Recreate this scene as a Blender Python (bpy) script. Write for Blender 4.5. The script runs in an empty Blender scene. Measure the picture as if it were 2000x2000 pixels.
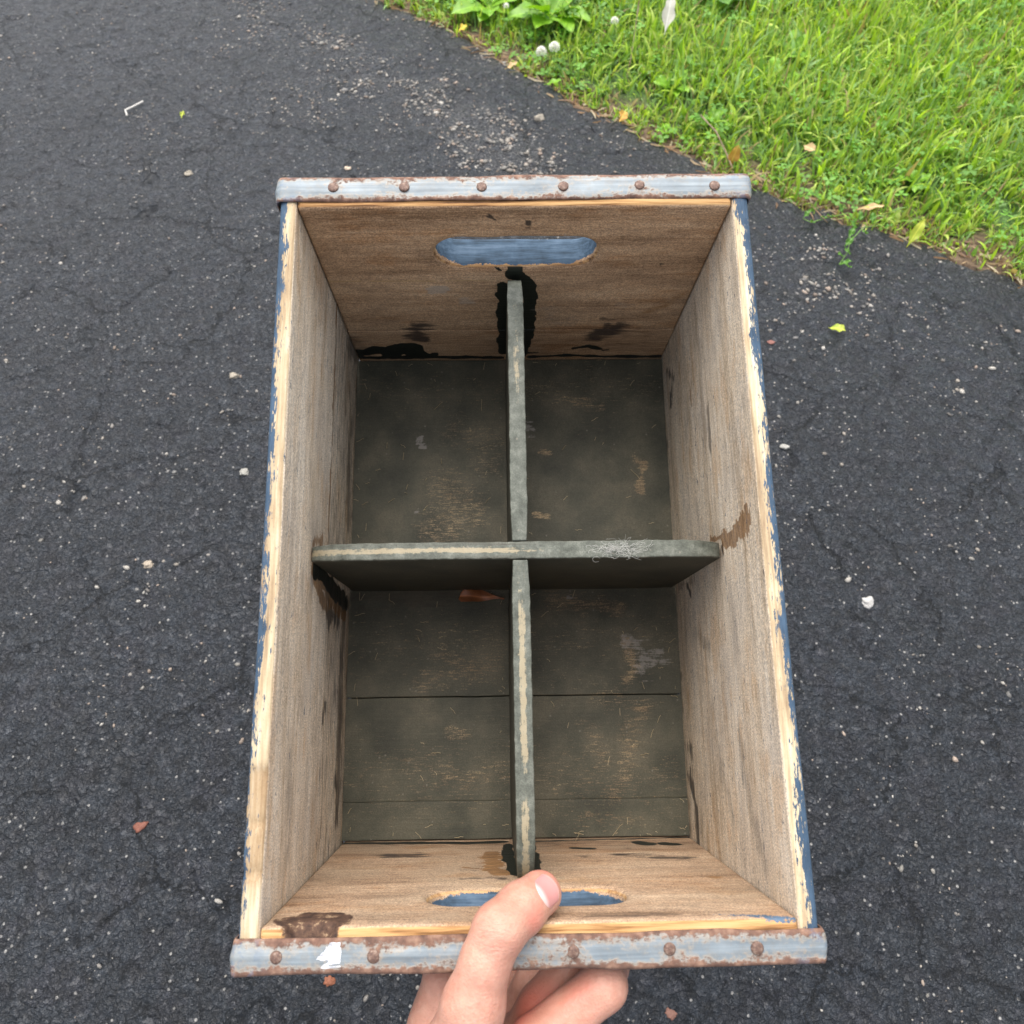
import bpy, math, random
import numpy as np
from mathutils import Matrix, Vector

sc = bpy.context.scene
# ------------------------------------------------------------------ camera, world, sun, exposure
CAM_H, PITCH = 0.95, 60.0
cam_d = bpy.data.cameras.new('camera')
cam = bpy.data.objects.new('camera', cam_d)
sc.collection.objects.link(cam); sc.camera = cam
cam_d.sensor_fit = 'HORIZONTAL'; cam_d.sensor_width = 36.0
cam_d.lens = 36.0 * 1523.8 / 2000.0
cam_d.clip_start = 0.02; cam_d.clip_end = 400
cam.location = (0, 0, CAM_H)
cam.rotation_euler = (math.radians(90 - PITCH), 0, 0)
cam_d.dof.use_dof = True; cam_d.dof.focus_distance = 0.52; cam_d.dof.aperture_fstop = 15

world = bpy.data.worlds.new('World'); sc.world = world; world.use_nodes = True
SUN_EL, SUN_AZ = 70.0, -12.0         # azimuth measured from +Y towards +X
wn = world.node_tree.nodes; wl = world.node_tree.links
bg = wn['Background']; sky = wn.new('ShaderNodeTexSky'); sky.sky_type = 'NISHITA'
sky.sun_disc = False; sky.sun_elevation = math.radians(SUN_EL); sky.sun_rotation = math.radians(SUN_AZ)
sky.air_density = 1.0; sky.dust_density = 4.0; sky.ozone_density = 1.0
hs = wn.new('ShaderNodeHueSaturation'); hs.inputs['Saturation'].default_value = .38      # thin high overcast: greyer than a clear sky
wl.new(sky.outputs[0], hs.inputs['Color']); wl.new(hs.outputs[0], bg.inputs[0]); bg.inputs[1].default_value = 0.140
sd = bpy.data.lights.new('sun', 'SUN'); sd.energy = 1.35; sd.angle = math.radians(65); sd.color = (1, .94, .86)
sun = bpy.data.objects.new('sun', sd); sc.collection.objects.link(sun)
sv = Vector((math.sin(math.radians(SUN_AZ)) * math.cos(math.radians(SUN_EL)), math.cos(math.radians(SUN_AZ)) * math.cos(math.radians(SUN_EL)), math.sin(math.radians(SUN_EL))))
sun.rotation_euler = sv.to_track_quat('Z', 'Y').to_euler(); sun.location = (0, 0, 5)
sc.view_settings.view_transform = 'Standard'; sc.view_settings.look = 'None'
sc.view_settings.exposure = 1.25; sc.view_settings.gamma = 1.0; sc.view_settings.use_curve_mapping = False

RNG = np.random.default_rng(7); random.seed(7)
COL = sc.collection

# ------------------------------------------------------------------ numpy noise
def _hash(ix, iy, iz, seed):
    h = (ix.astype(np.int64) * 374761393 + iy.astype(np.int64) * 668265263 + iz.astype(np.int64) * 2147483647 + seed * 1274126177) & 0xffffffff
    h = ((h ^ (h >> 13)) * 1274126177) & 0xffffffff
    h = ((h ^ (h >> 16)) * 2246822519) & 0xffffffff
    return ((h ^ (h >> 15)) & 0xffffff) / float(0xffffff)
def vnoise(p, scale, seed=0):
    p = np.asarray(p, float) * np.asarray(scale, float)
    i = np.floor(p).astype(np.int64); f = p - i; f = f * f * (3 - 2 * f)
    out = 0
    for dx in (0, 1):
        for dy in (0, 1):
            for dz in (0, 1):
                w = (f[:, 0] if dx else 1 - f[:, 0]) * (f[:, 1] if dy else 1 - f[:, 1]) * (f[:, 2] if dz else 1 - f[:, 2])
                out = out + w * _hash(i[:, 0] + dx, i[:, 1] + dy, i[:, 2] + dz, seed)
    return out
def fbm(p, scale, seed=0, octv=3):
    s = 0; a = .5; t = 0; sc_ = np.asarray(scale, float)
    for k in range(octv):
        s = s + a * vnoise(p, sc_ * 2 ** k, seed + 31 * k); t += a; a *= .5
    return s / t
def sstep(a, b, x):
    t = np.clip((x - a) / (b - a), 0, 1); return t * t * (3 - 2 * t)

# ------------------------------------------------------------------ object helpers
def tag(o, label=None, cat=None, group=None, kind=None):
    for k, v in (('label', label), ('category', cat), ('group', group), ('kind', kind)):
        if v: o[k] = v
    return o
def mesh_obj(name, V, F, mat=None, parent=None, smooth=True, attrs=None):
    """F: array (n,3) or (n,4) or list of faces"""
    me = bpy.data.meshes.new(name)
    V = np.asarray(V, np.float32)
    if isinstance(F, np.ndarray):
        n, k = F.shape
        me.vertices.add(len(V)); me.vertices.foreach_set('co', V.ravel())
        me.loops.add(n * k); me.loops.foreach_set('vertex_index', F.ravel().astype(np.int32))
        me.polygons.add(n); me.polygons.foreach_set('loop_start', np.arange(0, n * k, k, dtype=np.int32))
        me.update(calc_edges=True)
    else:
        me.from_pydata([tuple(v) for v in V], [], [tuple(f) for f in F]); me.update()
    me.polygons.foreach_set('use_smooth', np.full(len(me.polygons), smooth))
    for an, (typ, arr) in (attrs or {}).items():
        a = me.attributes.new(an, typ, 'POINT')
        a.data.foreach_set('vector' if typ == 'FLOAT_VECTOR' else ('value' if typ == 'FLOAT' else 'color'), np.asarray(arr, np.float32).ravel())
    if mat: me.materials.append(mat)
    o = bpy.data.objects.new(name, me); COL.objects.link(o)
    if parent: o.parent = parent
    return o
def empty(name, loc=(0, 0, 0), label=None, cat=None, group=None):
    o = bpy.data.objects.new(name, None); COL.objects.link(o); o.location = loc; o.empty_display_size = .02
    return tag(o, label, cat, group)
def surface_nets(sdf, lo, hi, h):
    lo = np.array(lo, float); n = (np.ceil((np.array(hi) - lo) / h)).astype(int) + 1
    ax = [lo[i] + h * np.arange(n[i]) for i in range(3)]
    G = np.stack(np.meshgrid(*ax, indexing='ij'), -1).reshape(-1, 3)
    S = sdf(G).reshape(n); ins = S < 0
    m = n - 1
    acc = np.zeros((*m, 3)); cnt = np.zeros(m)
    C = [(a, b, c) for a in (0, 1) for b in (0, 1) for c in (0, 1)]
    for a in range(8):
        for b in range(a + 1, 8):
            d = np.array(C[b]) - np.array(C[a])
            if np.abs(d).sum() != 1: continue
            s0 = S[C[a][0]:C[a][0] + m[0], C[a][1]:C[a][1] + m[1], C[a][2]:C[a][2] + m[2]]
            s1 = S[C[b][0]:C[b][0] + m[0], C[b][1]:C[b][1] + m[1], C[b][2]:C[b][2] + m[2]]
            x = (s0 < 0) != (s1 < 0)
            t = np.where(x, s0 / np.where(x, s0 - s1, 1), 0)
            for k in range(3):
                acc[..., k] += np.where(x, C[a][k] + t * d[k], 0)
            cnt += x
    act = cnt > 0
    idx = np.full(m, -1); idx[act] = np.arange(act.sum())
    ii = np.argwhere(act)
    V = lo + h * (ii + acc[act] / cnt[act][:, None])
    quads = []
    for k in range(3):
        u, v = [(1, 2), (2, 0), (0, 1)][k]
        sl0 = [slice(1, -1)] * 3; sl1 = [slice(1, -1)] * 3
        sl0[k] = slice(0, -1); sl1[k] = slice(1, None)
        a0 = ins[tuple(sl0)]; a1 = ins[tuple(sl1)]
        w = np.argwhere(a0 != a1)
        if not len(w): continue
        flip = a0[tuple(w.T)]
        base = w.copy()
        for j in (u, v): base[:, j] += 1
        e = np.eye(3, dtype=int)
        q = np.stack([idx[tuple((base - e[u] * p - e[v] * r).T)] for p, r in ((1, 1), (0, 1), (0, 0), (1, 0))], 1)
        q[~flip] = q[~flip][:, ::-1]
        quads.append(q)
    Q = np.concatenate(quads); Q = Q[(Q >= 0).all(1)]
    return V, Q

# ------------------------------------------------------------------ node helpers
class NB:
    def __init__(s, name):
        s.m = bpy.data.materials.new(name); s.m.use_nodes = True
        s.t = s.m.node_tree; s.n = s.t.nodes; s.l = s.t.links
        s.b = s.n['Principled BSDF']
    def link(s, a, b): s.l.new(a, b)
    def put(s, sock, v):
        if v is None: return
        if hasattr(v, 'links'): s.l.new(v, sock)
        else:
            if isinstance(v, (tuple, list)) and len(v) == 3 and sock.type == 'RGBA': v = (*v, 1)
            sock.default_value = v
    def attr(s, name, out='Vector'):
        n = s.n.new('ShaderNodeAttribute'); n.attribute_name = name; return n.outputs[out]
    def coord(s, out='Object'):
        return s.n.new('ShaderNodeTexCoord').outputs[out]
    def pos(s): return s.n.new('ShaderNodeNewGeometry').outputs['Position']
    def mapv(s, v, scale, loc=(0, 0, 0), rot=(0, 0, 0)):
        n = s.n.new('ShaderNodeMapping'); s.link(v, n.inputs[0]); n.inputs['Scale'].default_value = scale; n.inputs['Location'].default_value = loc; n.inputs['Rotation'].default_value = rot
        return n.outputs[0]
    def noise(s, v, scale=1, detail=3, rough=.55, dist=0, out=0):
        n = s.n.new('ShaderNodeTexNoise'); s.link(v, n.inputs['Vector']); n.inputs['Scale'].default_value = scale
        n.inputs['Detail'].default_value = detail; n.inputs['Roughness'].default_value = rough; n.inputs['Distortion'].default_value = dist
        return n.outputs[out]
    def voro(s, v, scale=1, feature='F1', rnd=1, out='Distance'):
        n = s.n.new('ShaderNodeTexVoronoi'); n.feature = feature; s.link(v, n.inputs['Vector']); n.inputs['Scale'].default_value = scale; n.inputs['Randomness'].default_value = rnd
        return n.outputs[out]
    def math(s, op, a, b=0., c=None, clamp=False):
        n = s.n.new('ShaderNodeMath'); n.operation = op; n.use_clamp = clamp
        s.put(n.inputs[0], a); s.put(n.inputs[1], b)
        if c is not None: s.put(n.inputs[2], c)
        return n.outputs[0]
    def vmath(s, op, a, b):
        n = s.n.new('ShaderNodeVectorMath'); n.operation = op; s.put(n.inputs[0], a); s.put(n.inputs[1], b); return n.outputs[0]
    def ss(s, x, a, b, lo=0., hi=1.):
        n = s.n.new('ShaderNodeMapRange'); n.interpolation_type = 'SMOOTHSTEP'; s.put(n.inputs[0], x)
        n.inputs[1].default_value = a; n.inputs[2].default_value = b; n.inputs[3].default_value = lo; n.inputs[4].default_value = hi
        return n.outputs[0]
    def mix(s, f, a, b, mode='MIX'):
        n = s.n.new('ShaderNodeMix'); n.data_type = 'RGBA'; n.blend_type = mode
        s.put(n.inputs[0], f); s.put(n.inputs[6], a); s.put(n.inputs[7], b); return n.outputs[2]
    def ramp(s, f, stops):
        n = s.n.new('ShaderNodeValToRGB'); s.link(f, n.inputs[0]); e = n.color_ramp.elements
        while len(e) > 1: e.remove(e[0])
        e[0].position = stops[0][0]; e[0].color = (*stops[0][1], 1)
        for p, c in stops[1:]:
            k = e.new(p); k.color = (*c, 1)
        return n.outputs[0]
    def sep(s, v):
        n = s.n.new('ShaderNodeSeparateXYZ'); s.link(v, n.inputs[0]); return n.outputs
    def sepc(s, v):
        n = s.n.new('ShaderNodeSeparateColor'); s.link(v, n.inputs[0]); return n.outputs
    def bump(s, h, strength=.5, dist=.001, normal=None):
        n = s.n.new('ShaderNodeBump'); s.put(n.inputs['Strength'], strength); n.inputs['Distance'].default_value = dist
        s.link(h, n.inputs['Height'])
        if normal is not None: s.link(normal, n.inputs['Normal'])
        return n.outputs[0]
    def done(s, col=None, rough=None, normal=None, **kw):
        if col is not None: s.put(s.b.inputs['Base Color'], col)
        if rough is not None: s.put(s.b.inputs['Roughness'], rough)
        if normal is not None: s.link(normal, s.b.inputs['Normal'])
        for k, v in kw.items(): s.put(s.b.inputs[k.replace('_', ' ')], v)
        return s.m

# ------------------------------------------------------------------ ground
EDGE = np.array([(-3.0, 4.4), (-1.0, 2.55), (-.296, 1.887), (-.134, 1.765), (-.075, 1.695), (.015, 1.622), (.101, 1.53), (.213, 1.434), (.319, 1.350), (.412, 1.288), (.516, 1.206), (.62, 1.148), (.68, 1.121), (.872, 1.012), (1.5, .70), (4, -.4)])
def edge_d(x, y):      # >0 on the lawn side
    return (y - np.interp(x, EDGE[:, 0], EDGE[:, 1])) * .82
def ragged(x, y):
    p = np.stack([x, y, x * 0], 1)
    return edge_d(x, y) + (fbm(p, 14, 3, 3) - .5) * .05 + (vnoise(p, 60, 9) - .5) * .012
def asphalt_z(x, y):
    p = np.stack([x, y, x * 0], 1)
    h = (fbm(p, 3, 1, 2) - .5) * .006 + (fbm(p, 62, 5, 2) - .5) * .0046 + np.abs(vnoise(p, 130, 8) - .5) * -.0022
    e = ragged(x, y)
    return h - sstep(-.02, .03, e) * .03 + sstep(-.12, -.03, e) * 0.002
def soil_z(x, y):
    p = np.stack([x, y, x * 0], 1)
    e = ragged(x, y)
    return -.006 + (fbm(p, 40, 11, 3) - .5) * .012 + sstep(0, .25, e) * .022 - sstep(.0, -.05, e) * .03 + (fbm(p, 2, 12, 2) - .5) * .02

def grid_sheet(name, xs, ys, zf, mat):
    X, Y = np.meshgrid(xs, ys, indexing='ij'); n, m = X.shape
    Z = zf(X.ravel(), Y.ravel())
    I = np.arange(n * m).reshape(n, m)
    F = np.stack([I[:-1, :-1], I[1:, :-1], I[1:, 1:], I[:-1, 1:]], -1).reshape(-1, 4)
    return tag(mesh_obj(name, np.stack([X.ravel(), Y.ravel(), Z], 1), F, mat), kind='structure')

def asphalt_mat():
    b = NB('asphalt'); P = b.pos()
    big = b.noise(P, 5, 3); mid = b.noise(P, 60, 4, .6); fine = b.noise(P, 260, 3, .6); fine2 = b.noise(P, 700, 2)
    warp = b.vmath('ADD', P, b.vmath('MULTIPLY', b.noise(P, 13, 7, .72, out=1), (.10, .10, 0)))
    d = b.voro(warp, 5.0, 'DISTANCE_TO_EDGE'); d2 = b.voro(warp, 15, 'DISTANCE_TO_EDGE')
    gap = b.ss(b.noise(P, 11, 3), .43, .56)
    gap2 = b.ss(b.noise(b.mapv(P, (1, 1, 1), (3, 7, 1)), 18, 3), .54, .64)
    crack = b.math('MAXIMUM', b.math('MULTIPLY', b.ss(d, .0095, .003), gap), b.math('MULTIPLY', b.ss(d2, .016, .005), b.math('MULTIPLY', gap2, .6)))
    col = b.ramp(b.math('ADD', b.math('MULTIPLY', mid, .6), b.math('MULTIPLY', fine, .4)), [(.36, (.0022, .0026, .0033)), (.48, (.0090, .0104, .0128)), (.60, (.0185, .0210, .0250)), (.72, (.036, .039, .045))])
    col = b.mix(b.ss(big, .35, .7), col, b.mix(1, col, (1.25, 1.25, 1.27), 'MULTIPLY'))
    tc = b.mix(b.ss(b.noise(P, 24, 2), .5, .6), (.96, 1.03, 1.10), (1.02, .99, 1.06))
    col = b.mix(1, col, tc, 'MULTIPLY')
    # worn spots where pale aggregate dust shows through
    vs = b.voro(P, 210, out='Distance'); vc = b.voro(P, 210, out='Color')
    sp = b.math('MULTIPLY', b.ss(vs, .42, .22), b.ss(b.sepc(vc)[0], .955, .965))
    dust = b.math('MULTIPLY', b.attr('dust', 'Fac'), b.ss(b.noise(P, 260, 4, .7), .5, .6))
    col = b.mix(b.math('MULTIPLY', dust, .55), col, (.20, .19, .175))
    col = b.mix(b.math('MULTIPLY', sp, .8), col, (.30, .29, .27))
    col = b.mix(b.math('MULTIPLY', crack, .7), col, (.006, .006, .006))
    Pw = b.vmath('ADD', P, b.vmath('MULTIPLY', b.noise(P, 130, 3, .6, out=1), (.010, .010, 0)))
    rid = b.math('ABSOLUTE', b.math('SUBTRACT', b.noise(Pw, 74, 3, .6), .5)); rid2 = b.math('ABSOLUTE', b.math('SUBTRACT', b.noise(Pw, 165, 2, .55), .5))
    h = b.math('ADD', b.math('MULTIPLY', mid, .8), b.math('ADD', b.math('MULTIPLY', fine, .7), b.math('MULTIPLY', fine2, .25)))
    h = b.math('ADD', h, b.math('ADD', b.math('MULTIPLY', b.math('MINIMUM', rid, .10), 7.0), b.math('MULTIPLY', b.math('MINIMUM', rid2, .08), 3.5)))
    h = b.math('SUBTRACT', h, b.math('MULTIPLY', crack, 3.4))
    r = b.ss(mid, .3, .7, .52, .30)
    return b.done(col, r, b.bump(h, 1.0, .0029), Specular_IOR_Level=.5)
def soil_mat():
    b = NB('lawn_soil'); P = b.pos()
    n = b.noise(P, 60, 5, .65); n2 = b.noise(P, 7, 3)
    c = b.ramp(n, [(.3, (.03, .02, .012)), (.5, (.09, .058, .035)), (.68, (.22, .16, .09))])
    g = b.ramp(b.noise(P, 120, 3), [(.35, (.02, .05, .008)), (.65, (.08, .16, .03))])
    c = b.mix(b.ss(b.attr('green', 'Fac'), 0, 1), c, g)
    return b.done(c, .9, b.bump(n, 1, .006))

xs = np.concatenate([[-60, -30, -15, -8, -5, -3.5, -2.6, -2, -1.7, -1.5, -1.4], np.arange(-1.3, 1.3, .0042), [1.35, 1.45, 1.6, 1.9, 2.3, 3, 4.5, 8, 15, 30, 60]])
ys = np.concatenate([[-60, -30, -15, -8, -4, -2, -1, -.5, -.3], np.arange(-.22, 2.08, .0042), [2.12, 2.2, 2.35, 2.6, 3, 3.6, 4.5, 7, 12, 20, 35, 60]])
AM = asphalt_mat()
asp = grid_sheet('driveway', xs, ys, asphalt_z, AM)
CL = [(-.143, 1.477, .06, 1.0), (-.07, 1.41, .075, 1.2), (0, 1.34, .06, 1.2), (.058, 1.28, .05, 1.0), (-.319, 1.591, .05, .5), (-.221, 1.56, .07, .6), (-.14, 1.57, .04, .4), (-.535, 1.823, .06, .5), (-.42, 1.735, .05, .6), (-.36, 1.70, .04, .5), (-.457, 1.51, .05, .35), (-.40, 1.47, .05, .35), (-.03, 1.625, .035, .7), (-.06, 1.68, .03, .5), (.482, .975, .05, .4), (.528, 1.04, .06, .5), (.60, .95, .08, .4), (.45, .92, .04, .3), (-.604, 1.703, .05, .3), (-.43, .79, .03, .3), (-.35, 1.62, .1, .2), (.35, 1.22, .07, .3), (.2, 1.36, .06, .3), (-.62, 1.86, .05, .3)]
def dens(x, y):
    d = np.zeros_like(x)
    for cx, cy, r, w in CL:
        d += w * np.exp(-(((x - cx) ** 2 + ((y - cy) * .8) ** 2) / (r * r)))
    return d
v = np.zeros(len(asp.data.vertices) * 3, np.float32); asp.data.vertices.foreach_get('co', v); v = v.reshape(-1, 3)
a = asp.data.attributes.new('dust', 'FLOAT', 'POINT')
dd = np.clip(dens(v[:, 0], v[:, 1]) * (.35 + fbm(v, 25, 77, 3) * 1.4) - .35, 0, 1) * .8 + sstep(-.08, 0, ragged(v[:, 0], v[:, 1])) * .45
a.data.foreach_set('value', np.clip(dd, 0, 1).astype(np.float32))
xs2 = np.concatenate([[-60, -30, -12, -6], np.arange(-4, -.92, .08), np.arange(-.9, 1.7, .016), np.arange(1.75, 5, .08), [7, 12, 30, 60]])
ys2 = np.concatenate([[-30, -10, -4, -1, 0, .4], np.arange(.6, 2.6, .016), np.arange(2.65, 6, .08), [8, 14, 30, 60]])
SM = soil_mat()
soil = grid_sheet('lawn_ground', xs2, ys2, soil_z, SM)
v = np.zeros(len(soil.data.vertices) * 3, np.float32); soil.data.vertices.foreach_get('co', v); v = v.reshape(-1, 3)
a = soil.data.attributes.new('green', 'FLOAT', 'POINT'); a.data.foreach_set('value', sstep(.02, .14, ragged(v[:, 0], v[:, 1]) + (fbm(v, 20, 4) - .5) * .1).astype(np.float32))

# ------------------------------------------------------------------ stones in and on the asphalt
def ico(sub):
    import bmesh
    bm = bmesh.new(); bmesh.ops.create_icosphere(bm, subdivisions=sub, radius=1)
    V = np.array([v.co[:] for v in bm.verts]); F = np.array([[v.index for v in f.verts] for f in bm.faces]); bm.free(); return V, F
IV, IF = ico(1); IV2, IF2 = ico(3)
def stone_mat():
    b = NB('pale_stone'); c = b.mix(1, b.attr('col', 'Color'), (.85, .83, .80), 'MULTIPLY')
    n = b.noise(b.pos(), 500, 3)
    c = b.mix(1, c, b.ramp(n, [(.3, (.7, .68, .66)), (.7, (1.1, 1.1, 1.08))]), 'MULTIPLY')
    return b.done(c, .7, b.bump(n, .5, .0008))
ST = stone_mat()
def scatter_stones(name, P, R, label):
    n = len(P); q = len(IV)
    ang = RNG.uniform(0, 6.28, n); st = np.stack([RNG.uniform(.7, 1.5, n), RNG.uniform(.6, 1, n), RNG.uniform(.35, .7, n)], 1)
    V = IV[None] * (1 + (RNG.random((n, q, 1)) - .5) * .45) * (st * R[:, None])[:, None]
    c, s = np.cos(ang)[:, None], np.sin(ang)[:, None]
    X = V[..., 0] * c - V[..., 1] * s; Y = V[..., 0] * s + V[..., 1] * c
    V = np.stack([X, Y, V[..., 2]], -1) + P[:, None]
    F = (IF[None] + (np.arange(n) * q)[:, None, None]).reshape(-1, 3)
    pal = np.array([(.52, .48, .43), (.60, .58, .54), (.40, .38, .36), (.55, .45, .38), (.33, .33, .33), (.66, .64, .60)])
    cc = pal[RNG.integers(0, 6, n)] * RNG.uniform(.28, .72, (n, 1)); cc = np.concatenate([cc, np.ones((n, 1))], 1)
    o = mesh_obj(name, V.reshape(-1, 3), F, ST, attrs={'col': ('FLOAT_COLOR', np.repeat(cc, q, 0))})
    return tag(o, label, name.replace('_', ' '), kind='stuff')
N = 120000
x = RNG.uniform(-1.3, 1.3, N); y = RNG.uniform(-.2, 2.05, N)
pp = np.stack([x, y, x * 0], 1)
cl = dens(x, y) * sstep(.38, .6, fbm(pp, 30, 40, 3)) * 1.3
keep = (RNG.random(N) < np.clip(.022 + cl * .95 + sstep(.55, .72, fbm(pp, 16, 50, 4)) * .30, 0, .9)) & (ragged(x, y) < .0)
x, y, cl = x[keep], y[keep], cl[keep]
R = .0006 + .0011 * RNG.random(len(x)) ** 2 + .0030 * RNG.random(len(x)) ** 7 + np.clip(cl, 0, 1) * .0042 * RNG.random(len(x)) ** 1.5
z = asphalt_z(x, y) + R * .12 - .0002
scatter_stones('gravel', np.stack([x, y, z], 1), R, 'pale stone chips bedded in the worn black asphalt')

def pebble(x, y, r, col, name, label, group=None, squash=.55, stretch=1.25, rot=0.):
    r *= .8; V = IV2 * (1 + (fbm(IV2 + x * 9, 1.9, 3, 3)[:, None] - .5) * 1.7) * np.array([r * stretch, r, r * squash])
    c, s = math.cos(rot), math.sin(rot); V = np.stack([V[:, 0] * c - V[:, 1] * s, V[:, 0] * s + V[:, 1] * c, V[:, 2]], 1)
    z = float(asphalt_z(np.array([x]), np.array([y]))[0])
    o = mesh_obj(name, V, IF2, ST, attrs={'col': ('FLOAT_COLOR', np.tile([*col, 1.], (len(V), 1)))})
    o.location = (x, y, z + r * squash * .15)
    return tag(o, label, 'pebble' if name == 'pebble' else 'chip', group)
W_ = (.34, .31, .26)
pebble(-.607, 1.283, .009, W_, 'pebble', 'pale pebble sitting in a dark pit of the asphalt, up and left of the crate')
pebble(-.435, .793, .007, W_, 'pebble', 'pale pebble in a crack left of the crate, about level with the far dividers')
pebble(-.388, .615, .007, (0.33, 0.33, 0.31), 'pebble', 'whitish pebble on the crack line just left of the crate side')
pebble(-.493, .467, .0075, (0.38, 0.33, 0.27), 'pebble', 'lone cream pebble on the asphalt left of the crate middle')
pebble(.053, 1.447, .011, (0.36, 0.33, 0.28), 'pebble', 'round cream pebble on the asphalt between the far band and the lawn', squash=.8)
pebble(.402, .658, .006, (0.38, 0.38, 0.36), 'pebble', 'small pale pebble right of the crate on open asphalt')
pebble(.354, .408, .008, W_, 'pebble', 'cream pebble close to the right side of the crate')
pebble(.469, .412, .009, (.5, .5, .5), 'pebble', 'grey speckled pebble on the asphalt right of the crate middle')
pebble(-.309, 1.295, .006, (.6, .5, .4), 'pebble', 'brownish pebble on the asphalt above the far left corner of the crate')
RED = (.20, .07, .045)
pebble(.416, .864, .006, (.26, .11, .09), 'stone_chip', 'pinkish red chip on the asphalt below the green yellow leaf', squash=.3)
pebble(-.425, .134, .0065, RED, 'stone_chip', 'brick red chip on the asphalt near the lower left edge of the photo', squash=.3, stretch=1.5, rot=.5)
pebble(.163, -.046, .006, (.24, .12, .09), 'stone_chip', 'dull red chip on the asphalt right of the hand at the bottom', squash=.25)
pebble(-.191, -.017, .0055, (.28, .10, .05), 'stone_chip', 'orange red chip just below the near metal band, left of the hand', squash=.3)

# ------------------------------------------------------------------ lawn
def grass_mat(name):
    b = NB(name); c = b.attr('col', 'Color')
    n = b.b; n.inputs['Roughness'].default_value = .48; n.inputs['Specular IOR Level'].default_value = .35
    b.link(c, n.inputs['Base Color'])
    tr = b.n.new('ShaderNodeBsdfTranslucent'); b.link(b.mix(1, c, (1.25, 1.25, .6), 'MULTIPLY'), tr.inputs[0])
    mx = b.n.new('ShaderNodeMixShader'); mx.inputs[0].default_value = .38
    b.link(n.outputs[0], mx.inputs[1]); b.link(tr.outputs[0], mx.inputs[2])
    b.link(mx.outputs[0], b.n['Material Output'].inputs[0]); return b.m
GM = grass_mat('grass_blade')
def blades(n, xr, yr, seed, hmin, hmax, wmul=1., keepf=None, straw=.07):
    r = np.random.default_rng(seed)
    x = r.uniform(*xr, n); y = r.uniform(*yr, n)
    p = np.stack([x, y, x * 0], 1); e = ragged(x, y); cl = fbm(p, 22, 21, 3); pt = fbm(p, 4, 22, 2)
    bare = (((x + .045) / .06) ** 2 + ((y - 1.665) / .04) ** 2 < 1)
    k = (r.random(n) < sstep(-.022, .03, e) * (.25 + 1.3 * sstep(.35, .6, cl))) & ~(bare & (r.random(n) < .85))
    k |= (e > .18) & (r.random(n) < .55)
    x, y, e, pt = x[k], y[k], e[k], pt[k]; n = len(x)
    H = r.uniform(hmin, hmax, n) * (.55 + .45 * sstep(0, .2, e)) * (.7 + .6 * pt)
    az = r.uniform(0, 2 * np.pi, n); lean = r.uniform(.1, 1.5, n)
    w = r.uniform(.0008, .0019, n) * wmul
    kseg = 5; t = np.linspace(0, 1, kseg)
    ang = lean[:, None] * (.35 + 1.1 * t[None] ** 1.3)
    ds = H[:, None] / (kseg - 1)
    dx = np.cumsum(np.sin(ang) * ds, 1) - np.sin(ang[:, :1]) * ds; dz = np.cumsum(np.cos(ang) * ds, 1) - np.cos(ang[:, :1]) * ds
    dirx, diry = np.cos(az)[:, None], np.sin(az)[:, None]
    tw = az + np.pi / 2 + r.uniform(-.9, .9, n)
    wx, wy = np.cos(tw)[:, None], np.sin(tw)[:, None]
    ww = w[:, None] * (1 - t[None] ** 2.2) * (.75 + .5 * np.sin(np.pi * np.clip(t * 1.1, 0, 1)))[None] + .00005
    z0 = soil_z(x, y)[:, None] - .001
    L = np.stack([x[:, None] + dx * dirx - wx * ww, y[:, None] + dx * diry - wy * ww, z0 + dz], -1)
    Rr = np.stack([x[:, None] + dx * dirx + wx * ww, y[:, None] + dx * diry + wy * ww, z0 + dz], -1)
    V = np.stack([L, Rr], 2).reshape(n, -1, 3)
    f = np.array([[2 * i, 2 * i + 1, 2 * i + 3, 2 * i + 2] for i in range(kseg - 1)])
    F = (f[None] + (np.arange(n) * 2 * kseg)[:, None, None]).reshape(-1, 4)
    g = np.array([(.25, .41, .04), (.36, .54, .05), (.15, .29, .04), (.46, .57, .12), (.24, .40, .13)])
    c = g[r.integers(0, 5, n)] * r.uniform(.7, 1.25, (n, 1)); s_ = r.random(n) < straw + .16 * sstep(.07, 0, e)
    c[s_] = np.array([(.38, .29, .14)]) * r.uniform(.6, 1.2, (s_.sum(), 1))
    cc = np.repeat(np.concatenate([c, np.ones((n, 1))], 1), 2 * kseg, 0)
    return V.reshape(-1, 3), F, cc
sets = [blades(125000, (-.7, 1.5), (.78, 2.42), 1, .018, .048), blades(16000, (-.7, 1.5), (.8, 2.42), 2, .045, .085, 1.3, straw=.05), blades(7000, (-.7, 1.5), (.9, 2.42), 4, .035, .075, 2.4, straw=.02), blades(80000, (-3.2, 4.0), (-.5, 5.5), 9, .03, .06, 2.6)]
Vs, Fs, Cs = [], [], []; off = 0
for V, F, c in sets:
    Vs.append(V); Fs.append(F + off); Cs.append(c); off += len(V)
g = mesh_obj('grass', np.concatenate(Vs), np.concatenate(Fs), GM, attrs={'col': ('FLOAT_COLOR', np.concatenate(Cs))})
tag(g, 'bright green shaggy lawn grass along the driveway edge', 'grass', kind='stuff')

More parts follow.
